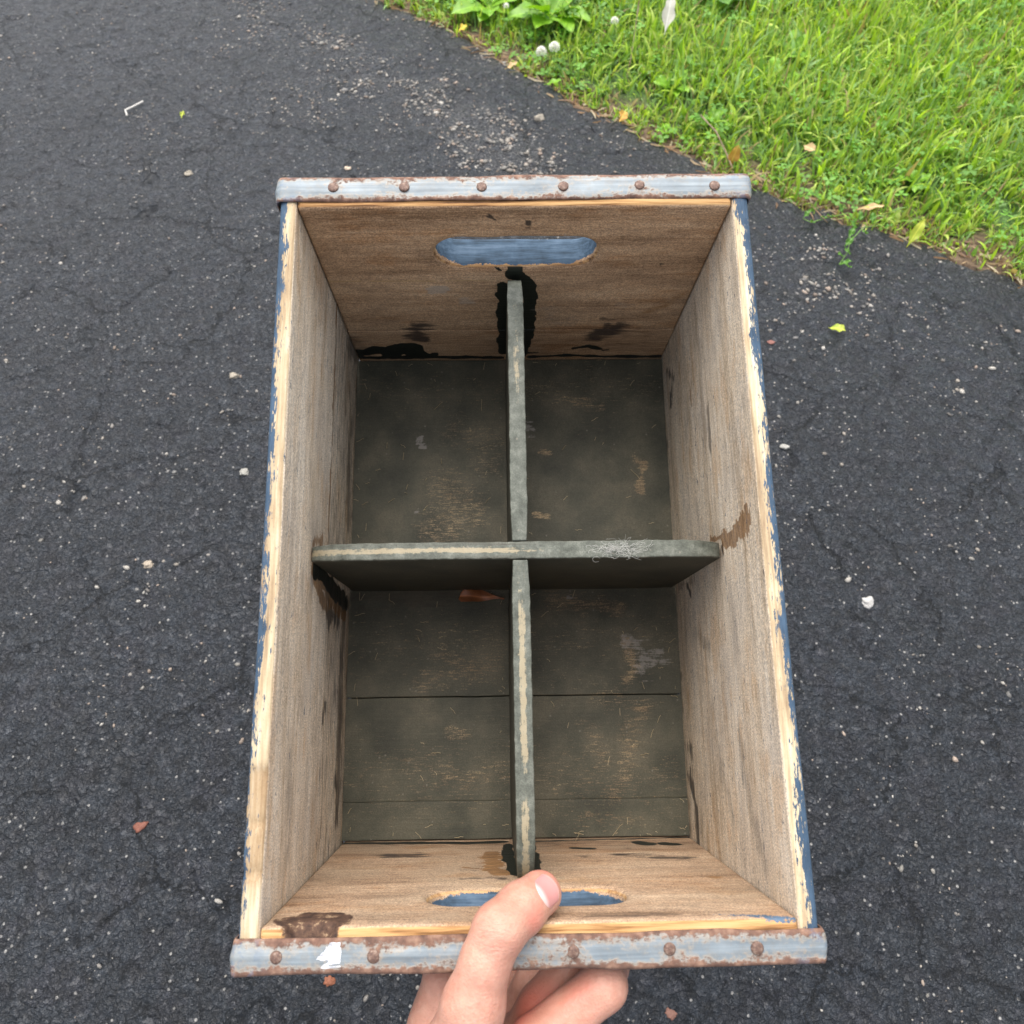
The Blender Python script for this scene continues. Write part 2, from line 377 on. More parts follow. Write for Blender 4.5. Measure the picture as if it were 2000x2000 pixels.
# small clover and creeping leaves, uncountable ground cover
def leaflets(n, seed):
    r = np.random.default_rng(seed)
    x = r.uniform(-.6, 1.4, n); y = r.uniform(.85, 2.3, n); p = np.stack([x, y, x * 0], 1)
    e = ragged(x, y); k = (e > -.004) & (fbm(p, 9, 60, 2) > .5); x, y = x[k], y[k]; n = len(x)
    Vs, Fs, Cs = [], [], []; o = 0
    base = np.array([(0, 0, 0), (.35, .25, .05), (.85, .42, .08), (1.05, .0, .02), (.85, -.42, .08), (.35, -.25, .05)])
    for i in range(n):
        s = r.uniform(.006, .012); az = r.uniform(0, 6.28); z = soil_z(np.array([x[i]]), np.array([y[i]]))[0] + r.uniform(.008, .035)
        col = np.array((.14, .31, .045)) * r.uniform(.7, 1.4); tilt = r.uniform(-.3, .3, 2)
        for k in range(3):
            a_ = az + k * 2.094; c_, s_ = math.cos(a_), math.sin(a_)
            q = base * s; X = q[:, 0] * c_ - q[:, 1] * s_; Y = q[:, 0] * s_ + q[:, 1] * c_
            Vs.append(np.stack([x[i] + X, y[i] + Y, z + q[:, 2] + tilt[0] * X + tilt[1] * Y], 1)); Fs += [(o, o + 1, o + 2, o + 3), (o, o + 3, o + 4, o + 5)]
            Cs.append(np.tile([*col, 1], (6, 1))); o += 6
    return np.concatenate(Vs), np.array(Fs), np.concatenate(Cs)
V, F, c = leaflets(5200, 5)
tag(mesh_obj('clover_leaves', V, F, GM, attrs={'col': ('FLOAT_COLOR', c)}), 'small three-lobed clover leaves mixed into the lawn grass', 'clover', kind='stuff')
# dry litter along the edge
def litter(n, seed):
    r = np.random.default_rng(seed); Vs, Fs, Cs = [], [], []; o = 0
    while o < n * 6:
        x = r.uniform(-.35, 1.3); y = np.interp(x, EDGE[:, 0], EDGE[:, 1]) + r.normal(.012, .022)
        L = r.uniform(.006, .030) * r.choice([1, 1, 1.6]); w = r.uniform(.0006, .0022); a_ = r.normal(-.6, .9)
        z = max(float(soil_z(np.array([x]), np.array([y]))[0]), float(asphalt_z(np.array([x]), np.array([y]))[0])) + .002
        c_, s_ = math.cos(a_), math.sin(a_); bend = r.uniform(-.2, .2)
        q = []
        for t, ww in ((-.5, .4), (0, 1), (.5, .3)):
            for sg in (-1, 1):
                u = t * L; v_ = sg * w * ww + bend * L * t * t * 2
                q.append((x + u * c_ - v_ * s_, y + u * s_ + v_ * c_, z + .002 * r.random() + (sg * .0006)))
        Vs += q; Fs += [(o, o + 1, o + 3, o + 2), (o + 2, o + 3, o + 5, o + 4)]
        col = np.array([(.42, .30, .17), (.30, .18, .09), (.50, .42, .28), (.22, .13, .07)][r.integers(0, 4)]) * r.uniform(.7, 1.1)
        Cs += [[*col, 1]] * 6; o += 6
    return np.array(Vs), np.array(Fs), np.array(Cs)
V, F, c = litter(620, 8)
tag(mesh_obj('dry_litter', V, F, GM, attrs={'col': ('FLOAT_COLOR', c)}), 'tan scraps of dry stem and leaf along the ragged lawn edge', 'litter', kind='stuff')

# broad leaved weeds
def leaf_mat(name, c0, c1, rough=.42, trans=.3):
    b = NB(name); t = b.coord('Object'); n = b.noise(t, 45, 3); c = b.ramp(n, [(.3, c0), (.7, c1)])
    rib = b.ss(b.math('ABSOLUTE', b.sep(t)[1]), .0, .0012)
    c = b.mix(b.math('MULTIPLY', b.math('SUBTRACT', 1, rib), .5), c, tuple(min(1, v * 1.9) for v in c1))
    nn = b.b; b.link(c, nn.inputs['Base Color']); nn.inputs['Roughness'].default_value = rough
    b.link(b.bump(b.noise(t, 160, 2), .4, .001), nn.inputs['Normal'])
    tr = b.n.new('ShaderNodeBsdfTranslucent'); b.link(b.mix(1, c, (1.3, 1.3, .5), 'MULTIPLY'), tr.inputs[0])
    mx = b.n.new('ShaderNodeMixShader'); mx.inputs[0].default_value = trans
    b.link(nn.outputs[0], mx.inputs[1]); b.link(tr.outputs[0], mx.inputs[2]); b.link(mx.outputs[0], b.n['Material Output'].inputs[0]); return b.m
LM1 = leaf_mat('weed_leaf_bright', (.13, .30, .015), (.24, .46, .03)); LM2 = leaf_mat('weed_leaf_green', (.06, .17, .02), (.13, .29, .035))
def leaf_mesh(L, W, lobes=0, droop=.5, fold=.25, seed=0, nu=15, nv=7):
    r = np.random.default_rng(seed); V = []; ph = r.uniform(0, 6)
    for i in range(nu):
        t = i / (nu - 1); wid = W * (np.sin(np.pi * min(1, t ** .8 * .97 + .02)) ** .8) * (.25 + .75 * sstep(.05, .45, t))
        if lobes: wid *= .72 + .36 * abs(math.sin(lobes * np.pi * t + ph))
        for j in range(nv):
            s = (j / (nv - 1) - .5) * 2
            ang = .55 - droop * 1.6 * t
            V.append((L * t * (1 - .12 * t), s * wid, L * (t * .5 - droop * t * t * .75) + abs(s) * wid * fold + math.sin(t * 14 + ph + s) * .0018 * abs(s)))
    F = [(i * nv + j, (i + 1) * nv + j, (i + 1) * nv + j + 1, i * nv + j + 1) for i in range(nu - 1) for j in range(nv - 1)]
    return np.array(V), np.array(F)
def rosette(x, y, size, n, mat, lobes, label, seed):
    r = np.random.default_rng(seed); z = float(soil_z(np.array([x]), np.array([y]))[0])
    e = empty('broadleaf_weed', (x, y, z), label, 'weed', 'broad leaved weeds growing in the lawn')
    for k in range(n):
        s = size * 1.25 * r.uniform(.75, 1.15)
        V, F = leaf_mesh(s, s * r.uniform(.20, .29), lobes, r.uniform(.2, .65), r.uniform(.15, .4), seed * 50 + k)
        V[:, 2] += .004
        o = mesh_obj('leaf', V, F, mat, e); o.rotation_euler = (r.uniform(-.25, .25), r.uniform(-.35, .15), k * 6.283 / n + r.uniform(-.3, .3))
WS = {2: .8, 3: .8, 4: .7, 6: .7, 7: .7, 9: .8, 10: .8, 11: .6}
for i, a_ in enumerate([
    (.083, 1.775, .085, 10, LM1, 0, 'large yellow-green rosette weed directly behind the pair of white clover heads'),
    (-.051, 1.827, .075, 9, LM1, 0, 'bright rosette weed at the lawn edge near the top, left of the largest rosette'),
    (.53, 1.545, .055, 8, LM1, 3, 'bright lobed weed in mid lawn, up from the far right corner of the crate'),
    (.586, 1.63, .06, 8, LM1, 4, 'toothed weed just behind the bright lobed weed in mid lawn'),
    (.323, 1.53, .06, 8, LM1, 2, 'low spreading weed between the pale withered leaf and the driveway edge'),
    (.46, 1.83, .075, 8, LM2, 0, 'dark green long leaved weed at the top of the photo, right of the withered leaf'),
    (.40, 1.42, .045, 7, LM1, 3, 'small weed low in the grass above the far right crate corner'),
    (.63, 1.36, .035, 7, LM2, 0, 'small dark weed in the right-hand grass'),
    (.20, 1.83, .06, 8, LM2, 0, 'green weed behind the single white clover head'),
    (.74, 1.24, .04, 7, LM1, 2, 'small yellow-green weed at the right end of the lawn edge'),
    (.10, 1.60, .03, 6, LM2, 0, 'tiny green weed at the driveway edge under the clover heads'),
    (.30, 1.40, .035, 6, LM1, 0, 'light green sprout flat on the lawn edge above the far band')]): rosette(a_[0], a_[1], a_[2] * WS.get(i, 1), *a_[3:], i + 3)
# clover heads
b = NB('clover_head'); CH = b.done(b.ramp(b.noise(b.coord(), 300, 2), [(.35, (.6, .62, .42)), (.5, (.9, .89, .82))]), .6)
b = NB('green_stem'); STM = b.done((.14, .26, .05), .6)
def tube(P, r, n=6):
    P = np.array(P, float); r = np.broadcast_to(r, len(P)); T = np.gradient(P, axis=0); T /= np.linalg.norm(T, axis=1)[:, None] + 1e-9
    V = []; up = np.array([.3, .2, .93])
    for p, t, rr in zip(P, T, r):
        a1 = np.cross(t, up); a1 /= np.linalg.norm(a1) + 1e-9; b1 = np.cross(t, a1)
        for k in range(n):
            an = k * 2 * np.pi / n; V.append(p + rr * (np.cos(an) * a1 + np.sin(an) * b1))
    m = len(P); F = [[i * n + k, i * n + (k + 1) % n, (i + 1) * n + (k + 1) % n, (i + 1) * n + k] for i in range(m - 1) for k in range(n)]
    return np.array(V), np.array(F)
for x, y, r_, lab in [(.060, 1.612, .0105, 'left white clover head with drooping lower petals at the lawn edge'), (.087, 1.626, .0110, 'rounder white clover head, right one of the pair'), (.213, 1.690, .008, 'single small white clover head in the grass right of the largest rosette'), (-.012, 1.765, .006, 'tiny pale clover head between the two bright rosettes')]:
    z = float(soil_z(np.array([x]), np.array([y]))[0]); e = empty('clover_flower', (x, y, z), lab, 'clover flower', 'white clover flowers in the lawn')
    V, F = tube([(0, .006, 0), (.002, .003, .02), (0, 0, .04)], .0009); mesh_obj('stem', V, F, STM, e)
    Vh, Fh = [], []; o_ = 0; rr = np.random.default_rng(int(abs(x) * 1e4))
    for k in range(70):
        zz = 1 - 1.6 * (k + .5) / 70; th = k * 2.4; q = math.sqrt(max(0, 1 - zz * zz)); d = np.array([q * math.cos(th), q * math.sin(th), zz]); d2 = d + np.array([0, 0, .35]); d2 /= np.linalg.norm(d2)
        a1 = np.cross(d, (0, .1, 1)); a1 /= np.linalg.norm(a1) + 1e-6; b1 = np.cross(d, a1); c0 = d * r_ * .35
        for u, v_, s_ in ((0, 0, .5), (1, 0, .85), (0, 1, .85), (-1, 0, .85), (0, -1, .85), (0, 0, 1.08)):
            Vh.append(c0 + d2 * r_ * (s_ - .3) * rr.uniform(.9, 1.1) + (a1 * u + b1 * v_) * r_ * .14)
        Fh += [(o_, o_ + 1, o_ + 2), (o_, o_ + 2, o_ + 3), (o_, o_ + 3, o_ + 4), (o_, o_ + 4, o_ + 1), (o_ + 5, o_ + 2, o_ + 1), (o_ + 5, o_ + 3, o_ + 2), (o_ + 5, o_ + 4, o_ + 3), (o_ + 5, o_ + 1, o_ + 4)]; o_ += 6
    mesh_obj('flower_head', np.array(Vh) + np.array([0, 0, .046]), np.array(Fh), CH, e)
# single leaves and stalks
def single_leaf(name, x, y, z, L, W, rot, mat, label, cat, tilt=(0, 0), droop=.15, lobes=0, seed=1):
    V, F = leaf_mesh(L, W, lobes, droop, .3, seed); V[:, 2] -= V[:, 2].min() - .0006; V[:, 0] -= L / 2
    o = mesh_obj(name, V, F, mat); o.location = (x, y, z); o.rotation_euler = (tilt[0], tilt[1], rot); return tag(o, label, cat)
DRY1 = leaf_mat('dry_leaf_tan', (.36, .24, .11), (.55, .40, .20), .7, .15); DRY2 = leaf_mat('dry_leaf_grey', (.42, .40, .36), (.60, .58, .52), .8, .2)
YL = leaf_mat('yellow_green_leaf', (.30, .42, .03), (.55, .55, .08), .5, .3); DRY3 = leaf_mat('dry_leaf_orange', (.42, .20, .03), (.62, .38, .08), .6, .15)
az_ = lambda x, y: float(asphalt_z(np.array([x]), np.array([y]))[0]); sz_ = lambda x, y: float(soil_z(np.array([x]), np.array([y]))[0])
single_leaf('fallen_leaf', .525, .882, az_(.525, .882) + .002, .030, .009, -.5, YL, 'small yellow-green leaf lying alone on the asphalt right of the crate', 'leaf', droop=.4)
single_leaf('withered_leaf',   .318, 1.695, sz_(.32, 1.695) + .045, .085, .014, 1.45, DRY2, 'long pale grey withered leaf lying on top of the lawn grass', 'leaf', tilt=(.2, -.25), lobes=2, seed=4)
single_leaf('curled_leaf', .213, 1.437, az_(.213, 1.437) + .006, .030, .010, 1.3, DRY3, 'curled orange-brown dry leaf at the lawn edge above the far band', 'leaf', tilt=(.5, .2), seed=6)
single_leaf('curled_leaf', .417, 1.322, .010, .045, .011, 1.2, DRY3, 'upright rust brown dry leaf beside the far right corner of the crate', 'leaf', tilt=(.3, -.9), seed=7)
single_leaf('curled_leaf', .552, 1.310, sz_(.552, 1.31) + .03, .028, .010, -.7, DRY1, 'tan dry leaf caught in the grass right of the crate corner', 'leaf', tilt=(.3, .3), seed=8)
single_leaf('curled_leaf', .640, 1.165, az_(.64, 1.15) + .012, .05, .008, -.3, DRY1, 'long tan dry leaf lying on bare soil at the right lawn edge', 'leaf', seed=9)
single_leaf('fallen_petal', -.105, 1.742, az_(-.105, 1.735) + .012, .022, .010, .4, leaf_mat('petal_yellow', (.55, .38, .03), (.8, .6, .06), .5, .3), 'deep yellow petal-like leaf at the lawn edge near the top', 'petal', seed=10)
single_leaf('fallen_leaf', .0, 1.60, az_(0, 1.6) + .008, .03, .008, .2, DRY1, 'small tan leaf on the asphalt edge under the bare soil patch', 'leaf', seed=11)
single_leaf('fallen_leaf', .085, 1.548, az_(.085, 1.548) + .006, .042, .009, -.3, LM1, 'pale green leaf lying flat on the asphalt edge under the clover heads', 'leaf', seed=12)
single_leaf('fallen_leaf', .70, 1.10, az_(.70, 1.09) + .012, .055, .009, 1.0, YL, 'pointed yellow-green leaf leaning out at the right lawn edge', 'leaf', tilt=(.2, -.4), seed=13)
single_leaf('fallen_leaf', -.652, 1.454, az_(-.652, 1.454) + .002, .016, .005, 1.3, YL, 'tiny pale yellow leaf on the asphalt in the upper left', 'leaf', seed=14)
b = NB('dry_twig'); TW = b.done(b.ramp(b.noise(b.coord(), 90, 3), [(.3, (.16, .10, .06)), (.7, (.42, .32, .22))]), .8)
b = NB('pale_twig'); TWP = b.done((.5, .48, .44), .7)
V, F = tube([(-.762, 1.452, .004), (-.768, 1.466, .007), (-.755, 1.48, .006), (-.742, 1.50, .004)], .002); tag(mesh_obj('twig', V, F, TWP), 'small bent pale twig on the asphalt at the far left', 'twig')
x, y = .245, 1.61; z = sz_(x, y)
V, F = tube([(x - .008, y - .03, z), (x, y, z + .03), (x + .005, y + .03, z + .07), (x + .01, y + .06, z + .115)], [.0014, .0012, .001, .0014]); tag(mesh_obj('dry_stalk', V, F, TW), 'thin brown dead stalk standing in the grass left of the withered leaf', 'stalk')
x, y = .385, 1.335
V, F = tube([(x - .03, y + .05, .05), (x, y + .02, .035), (x + .02, y - .01, .012), (x + .03, y - .05, .004)], .0014); tag(mesh_obj('dry_stalk', V, F, TW), 'dark bent stalk leaning from the grass toward the far band', 'stalk')
# little sprig creeping onto the asphalt
e = empty('creeping_sprig', (.588, 1.086, az_(.588, 1.086)), 'small green leafy sprig creeping over the asphalt below the lawn edge', 'weed')
V, F = tube([(.065, .045, .004), (.03, .035, .008), (0, 0, .006), (-.012, -.03, .008), (-.03, -.055, .006)], .0008); mesh_obj('stem', V, F, STM, e)
rr = np.random.default_rng(3)
for k, (dx, dy) in enumerate([(.05, .045), (.035, .02), (.02, .035), (.0, .01), (-.012, -.012), (-.005, -.03), (-.02, -.035), (-.03, -.055), (-.015, -.06), (.03, .05), (.06, .03)]):
    V, F = leaf_mesh(.022, .0055, 0, .2, .3, k); o = mesh_obj('leaf', V, F, LM2, e); o.location = (dx, dy, .006); o.rotation_euler = (rr.uniform(-.3, .3), -.3, rr.uniform(0, 6.28))
e = empty('creeping_sprig', (.532, 1.141, az_(.532, 1.141)), 'thin green runner with a few leaves reaching left over the asphalt', 'weed')
V, F = tube([(.07, .02, .008), (.03, .005, .01), (0, 0, .004), (-.012, .01, .004)], .0008); mesh_obj('stem', V, F, STM, e)
for k, (dx, dy) in enumerate([(.06, .02), (.04, .01), (.02, .012), (.0, .0), (-.012, .01)]):
    V, F = leaf_mesh(.020, .005, 0, .2, .3, k + 40); o = mesh_obj('leaf', V, F, LM2, e); o.location = (dx, dy, .005); o.rotation_euler = (rr.uniform(-.3, .3), -.3, rr.uniform(0, 6.28))

# ------------------------------------------------------------------ the crate
RC = np.array([[0.99969379, -0.01593573, 0.0189307], [0.01125958, 0.97418597, 0.225466], [-0.02203499, -0.22518381, 0.9740671]])
TC = np.array([0.00548683, -0.00781698, -0.40249651])
W, L, D, TS, TE = .27, .4116, .2075, .0102, .0194
M = Matrix.Identity(4)
for i in range(3):
    for j in range(3): M[i][j] = RC[i, j]
    M[i][3] = TC[i]
bpy.context.view_layer.update()
M = Matrix.LocRotScale(cam.location, cam.rotation_euler, None) @ M          # crate frame (origin: near rim line centre shifted by L/2) -> world
MB_ = M @ Matrix.Translation((0, 0, -D))
crate = empty('wooden_crate', label='weathered wooden crate with worn blue edges, metal bands and dark green dividers, held over asphalt', cat='crate')
crate.matrix_world = MB_
H2 = W / 2
# slight racking of the old crate, corner by corner (x0,y0 nominal inner corners -> measured)
cor = {}
for sx, sy, top, bot in [(-1, 1, (-.1249, .3918), (-.1251, .3918)), (1, 1, (.1241, .3928), (.1262, .3917)), (-1, 0, (-.1245, .0196), (-.1260, .0203)), (1, 0, (.1250, .0187), (.1243, .0192))]:
    n0 = (sx * (H2 - TS), L - TE if sy else TE)
    cor[(sx, sy)] = (np.array(top) - n0, np.array(bot) - n0)
def ffd(P):
    u = np.clip((P[:, 0] / (H2 - TS) + 1) / 2, -.1, 1.1)[:, None]; v = np.clip(P[:, 1] / L, 0, 1)[:, None]; w = np.clip(-P[:, 2] / D, 0, 1.05)[:, None]
    f = lambda k: (cor[(-1, 0)][k] * (1 - u) * (1 - v) + cor[(1, 0)][k] * u * (1 - v) + cor[(-1, 1)][k] * (1 - u) * v + cor[(1, 1)][k] * u * v)
    d = f(0) * (1 - w) + f(1) * w
    Q = P.copy(); Q[:, :2] += d; return Q
def place(P):     # crate coordinates -> local coordinates under the crate empty
    Q = ffd(P) - np.array([0, L / 2, -D]); return Q

def polyd(p, pts):
    pts = np.array(pts, float) / 1000.
    if len(pts) == 1: return np.linalg.norm(p - pts[0], axis=1)
    d = np.full(len(p), 9.)
    for a_, c_ in zip(pts[:-1], pts[1:]):
        ab = c_ - a_; t = np.clip(((p - a_) @ ab) / (ab @ ab), 0, 1); d = np.minimum(d, np.linalg.norm(p - a_ - t[:, None] * ab, axis=1))
    return d
# marks: (channel, [points mm], radius mm, feather mm, strength); channels 0 dark paint, 1 brown stain, 2 black mildew, 3 pale
def apply_marks(uv, marks, gdir, seed):
    n = len(uv); A = np.zeros((n, 4)); p3 = np.stack([uv[:, 0], uv[:, 1], uv[:, 0] * 0], 1)
    scl = np.array([60., 500., 1]) if gdir == 0 else np.array([500., 60., 1])
    wob = (fbm(p3, scl, seed, 3) - .5) * .012 + (fbm(p3, 120, seed + 5, 3) - .5) * .008
    iso = (fbm(p3, 110, seed + 5, 3) - .5) * .010
    for ch, pts, r, fe, st in marks:
        d = polyd(uv, pts) + (iso if ch == 0 else wob) * min(1.6, (r + fe) / 6) * {0: .45, 1: .5, 2: .9, 3: 1}[ch]
        A[:, ch] = np.maximum(A[:, ch], st * (1 - sstep((r - fe / 2) / 1000, (r + fe / 2) / 1000, d)))
    return A

def wood_mat(name, axis, tones, kind):
    """axis: grain axis (0 x, 1 y). kind: 'end','side','floor','divider'"""
    b = NB(name); P = b.attr('pc'); S = b.sep(P); m = b.attr('marks', 'Color'); M4 = b.sepc(m); pale = b.attr('marks', 'Alpha')
    g = (22, 520, 520) if axis == 0 else (520, 22, 520)
    g2 = (130, 1400, 1400) if axis == 0 else (1400, 130, 1400)
    g3 = (6, 60, 60) if axis == 0 else (60, 6, 60)
    Pd = b.vmath('ADD', P, b.vmath('MULTIPLY', b.noise(P, 14, 2, out=1), (.0025, .0025, .0025)))
    gr = b.noise(b.mapv(Pd, g), 1, 4, .6); gf = b.noise(b.mapv(P, g2), 1, 3, .6); gl = b.noise(b.mapv(Pd, g3), 1, 3, .5)
    blot = b.noise(P, 16, 4, .6); fine = b.noise(P, 1100, 2)
    c = b.ramp(b.math('ADD', b.math('MULTIPLY', gr, .28), b.math('ADD', b.math('MULTIPLY', gl, .36), b.math('MULTIPLY', gf, .36))), [(.38, tones[0]), (.5, tones[1]), (.62, tones[2])])
    c = b.mix(b.math('MULTIPLY', b.ss(blot, .45, .7), .55), c, tones[3])
    bl2 = b.noise(b.mapv(P, (22, 70, 70) if axis == 0 else (70, 22, 70), (3, 5, 1)), 1, 4, .6)
    c = b.mix(b.math('MULTIPLY', b.ss(bl2, .52, .68), .45), c, b.mix(1, c, (.80, .60, .40), 'MULTIPLY')); c = b.mix(b.math('MULTIPLY', b.ss(bl2, .46, .34), .45), c, b.mix(1, c, (.62, .62, .64), 'MULTIPLY'))
    c = b.mix(1, c, b.ramp(fine, [(.32, (.60, .60, .61)), (.68, (1.30, 1.29, 1.26))]), 'MULTIPLY')
    ps = (60, 1500, 1500) if axis == 0 else (1500, 60, 1500)
    pore = b.ss(b.noise(b.mapv(P, ps), 1, 2), .66, .76); c = b.mix(b.math('MULTIPLY', pore, .45), c, (.06, .045, .035))
    wear = lambda v, k, w_=.07: b.ss(b.math('ADD', v, b.math('MULTIPLY', b.math('SUBTRACT', b.math('ADD', b.math('MULTIPLY', gf, .5), b.math('MULTIPLY', gr, .5)), .5), k)), .5 - w_, .5 + w_)
    thinl = None
    if kind == 'end':
        # fine hairline splits following the grain
        lz = b.math('ADD', S[2], b.math('MULTIPLY', b.math('SUBTRACT', b.noise(b.mapv(P, (14, 1, 1)), 1, 3), .5), .003))
        ln = b.ss(b.math('ABSOLUTE', b.math('ADD', lz, .0808)), .0009, .0002)
        ln = b.math('MULTIPLY', ln, b.ss(b.noise(b.mapv(P, (70, 1, 1)), 1, 2), .42, .5)); ln = b.math('MULTIPLY', ln, b.ss(S[0], .0, -.03)); ln = b.math('MULTIPLY', ln, b.ss(S[1], .25, .26))
        c = b.mix(b.math('MULTIPLY', ln, .8), c, (.42, .28, .12)); thinl = ln
    if kind in ('floor', 'divider'):
        bare = c
        pc = b.ramp(b.noise(P, 35, 4), [(.3, (.042, .042, .029)), (.5, (.070, .067, .046)), (.72, (.112, .100, .068))]) if kind == 'floor' else b.mix(M4[0], b.ramp(b.noise(P, 35, 4), [(.3, (.024, .026, .019)), (.7, (.056, .054, .038))]), b.ramp(b.noise(P, 130, 5, .65), [(.32, (.052, .058, .046)), (.5, (.092, .100, .082)), (.68, (.150, .158, .132))]))  # divider: one paint, light on top and shade on faces put into the colour
        pc = b.mix(1, pc, b.ramp(fine, [(.3, (.8, .8, .8)), (.8, (1.3, 1.3, 1.3))]), 'MULTIPLY')
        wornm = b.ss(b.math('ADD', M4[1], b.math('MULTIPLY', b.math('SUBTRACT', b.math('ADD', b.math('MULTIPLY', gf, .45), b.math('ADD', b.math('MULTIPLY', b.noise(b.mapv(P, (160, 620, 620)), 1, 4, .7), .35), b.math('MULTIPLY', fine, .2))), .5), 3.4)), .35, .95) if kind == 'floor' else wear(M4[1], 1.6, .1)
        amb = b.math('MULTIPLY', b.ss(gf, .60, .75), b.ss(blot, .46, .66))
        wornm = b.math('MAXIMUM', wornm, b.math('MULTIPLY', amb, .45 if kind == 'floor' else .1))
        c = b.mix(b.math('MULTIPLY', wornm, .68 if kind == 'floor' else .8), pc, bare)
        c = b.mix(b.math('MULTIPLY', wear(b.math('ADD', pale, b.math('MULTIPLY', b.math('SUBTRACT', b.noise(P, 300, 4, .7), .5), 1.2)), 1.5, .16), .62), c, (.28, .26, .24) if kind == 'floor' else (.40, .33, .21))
        sp = b.math('MULTIPLY', b.ss(b.voro(P, 230), .22, .1), b.ss(b.sepc(b.voro(P, 230, out='Color'))[0], .9, .93))
        c = b.mix(b.math('MULTIPLY', sp, .5), c, (.22, .20, .16))
        c = b.mix(b.math('MULTIPLY', wear(M4[2], .8, .25), .7), c, (.035, .022, .012))
        h = b.math('ADD', b.math('MULTIPLY', gr, .5), b.math('MULTIPLY', fine, .35)); rough = .62
    else:
        mil = b.math('MULTIPLY', wear(M4[2], 1.3, .35), .88)
        c = b.mix(mil, c, (.022, .018, .018))
        c = b.mix(b.math('MULTIPLY', wear(M4[1], .9, .12), .80), c, b.mix(b.ss(gf, .35, .65), (.09, .036, .009), (.33, .165, .050)))
        pm = wear(b.math('ADD', M4[0], b.math('MULTIPLY', b.math('SUBTRACT', b.noise(P, 300, 3), .5), .5)), .25, .06)
        c = b.mix(pm, c, (.014, .017, .013))
        c = b.mix(b.math('MULTIPLY', wear(pale, 1.0, .3), .55), c, (.42, .38, .33))
        if kind == 'side':
            ed = b.attr('edge', 'Color'); E = b.sepc(ed)
            cream = b.ramp(b.math('ADD', b.math('MULTIPLY', gr, .4), b.math('ADD', b.math('MULTIPLY', gl, .3), b.math('MULTIPLY', blot, .3))), [(.38, (.22, .15, .09)), (.45, (.38, .285, .17)), (.52, (.52, .43, .28)), (.60, (.66, .60, .47))])
            cream = b.mix(b.attr('edge', 'Alpha'), b.mix(1, cream, (.62, .52, .43), 'MULTIPLY'), cream)
            c = b.mix(b.math('MULTIPLY', b.ss(E[0], .3, .7), .92), c, cream)
            bl = b.ramp(b.math('ADD', b.math('MULTIPLY', b.noise(P, 60, 4), .6), b.math('MULTIPLY', gf, .4)), [(.35, (.024, .046, .076)), (.65, (.060, .105, .165))])
            bm_ = wear(b.math('ADD', E[1], b.math('MULTIPLY', b.math('SUBTRACT', b.noise(b.mapv(P, (700, 190, 400)), 1, 4, .75), .5), 2.4)), 3.0, .10)
            c = b.mix(bm_, c, bl)
            # rough-sawn diagonal saw marks
            saw = b.noise(b.mapv(P, (1, 40, 620), rot=(math.radians(-40), 0, 0)), 1, 3)
            c = b.mix(b.math('MULTIPLY', b.math('MULTIPLY', b.ss(saw, .52, .62), E[2]), .75), c, (.13, .105, .08))
            h = b.math('ADD', b.math('MULTIPLY', gr, .7), b.math('ADD', b.math('MULTIPLY', gf, .5), b.math('MULTIPLY', b.math('MULTIPLY', saw, E[2]), -1.2)))
            h = b.math('ADD', h, b.math('MULTIPLY', bm_, .5))
        else:
            ed = b.attr('edge', 'Color'); E = b.sepc(ed)
            cream = b.ramp(b.math('ADD', b.math('MULTIPLY', gr, .6), b.math('MULTIPLY', gl, .4)), [(.38, (.07, .03, .012)), (.44, (.28, .14, .05)), (.52, (.46, .27, .11)), (.66, (.56, .38, .19))])
            c = b.mix(b.ss(E[0], .3, .7), c, cream)
            bl = b.ramp(b.math('ADD', b.math('MULTIPLY', b.noise(b.mapv(P, (20, 260, 260)), 1, 4, .65), .6), b.math('MULTIPLY', b.noise(P, 90, 4), .4)), [(.36, (.022, .040, .062)), (.5, (.055, .095, .145)), (.64, (.11, .165, .235))])
            bm_ = wear(b.math('ADD', E[1], b.math('MULTIPLY', b.math('SUBTRACT', b.noise(P, 420, 4, .75), .5), 1.5)), .7, .08); c = b.mix(bm_, c, bl)
            bark = wear(E[2], 1.0, .15); bk = b.ramp(b.noise(P, 180, 4, .7), [(.4, (.04, .022, .016)), (.58, (.10, .055, .035)), (.68, (.36, .25, .15))])
            c = b.mix(bark, c, bk)
            h = b.math('ADD', b.math('MULTIPLY', gr, .7), b.math('MULTIPLY', gf, .4)); h = b.math('ADD', h, b.math('MULTIPLY', b.math('MULTIPLY', bark, b.noise(P, 240, 3)), 2.5))
        rough = b.math('SUBTRACT', .78, b.math('MULTIPLY', pm, .35))
    return b.done(c, rough, b.bump(h, .55, .0007), Specular_IOR_Level=.35)

SIDE_T = [(.44, .335, .225), (.72, .60, .455), (.84, .75, .62), (.57, .50, .42)]
ENDN_T = [(.22, .135, .08), (.42, .285, .185), (.56, .42, .29), (.38, .29, .20)]
ENDF_T = [(.26, .155, .085), (.50, .325, .195), (.64, .455, .295), (.42, .285, .18)]
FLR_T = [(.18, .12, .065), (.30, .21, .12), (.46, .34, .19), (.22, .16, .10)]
MS = wood_mat('weathered_side_wood', 1, SIDE_T, 'side'); MEN = wood_mat('weathered_near_wood', 0, ENDN_T, 'end'); MEF = wood_mat('weathered_far_wood', 0, ENDF_T, 'end')
MF = wood_mat('dark_painted_floor', 0, FLR_T, 'floor'); MDX = wood_mat('green_grey_divider', 0, FLR_T, 'divider'); MDY = wood_mat('green_grey_divider_long', 1, FLR_T, 'divider')

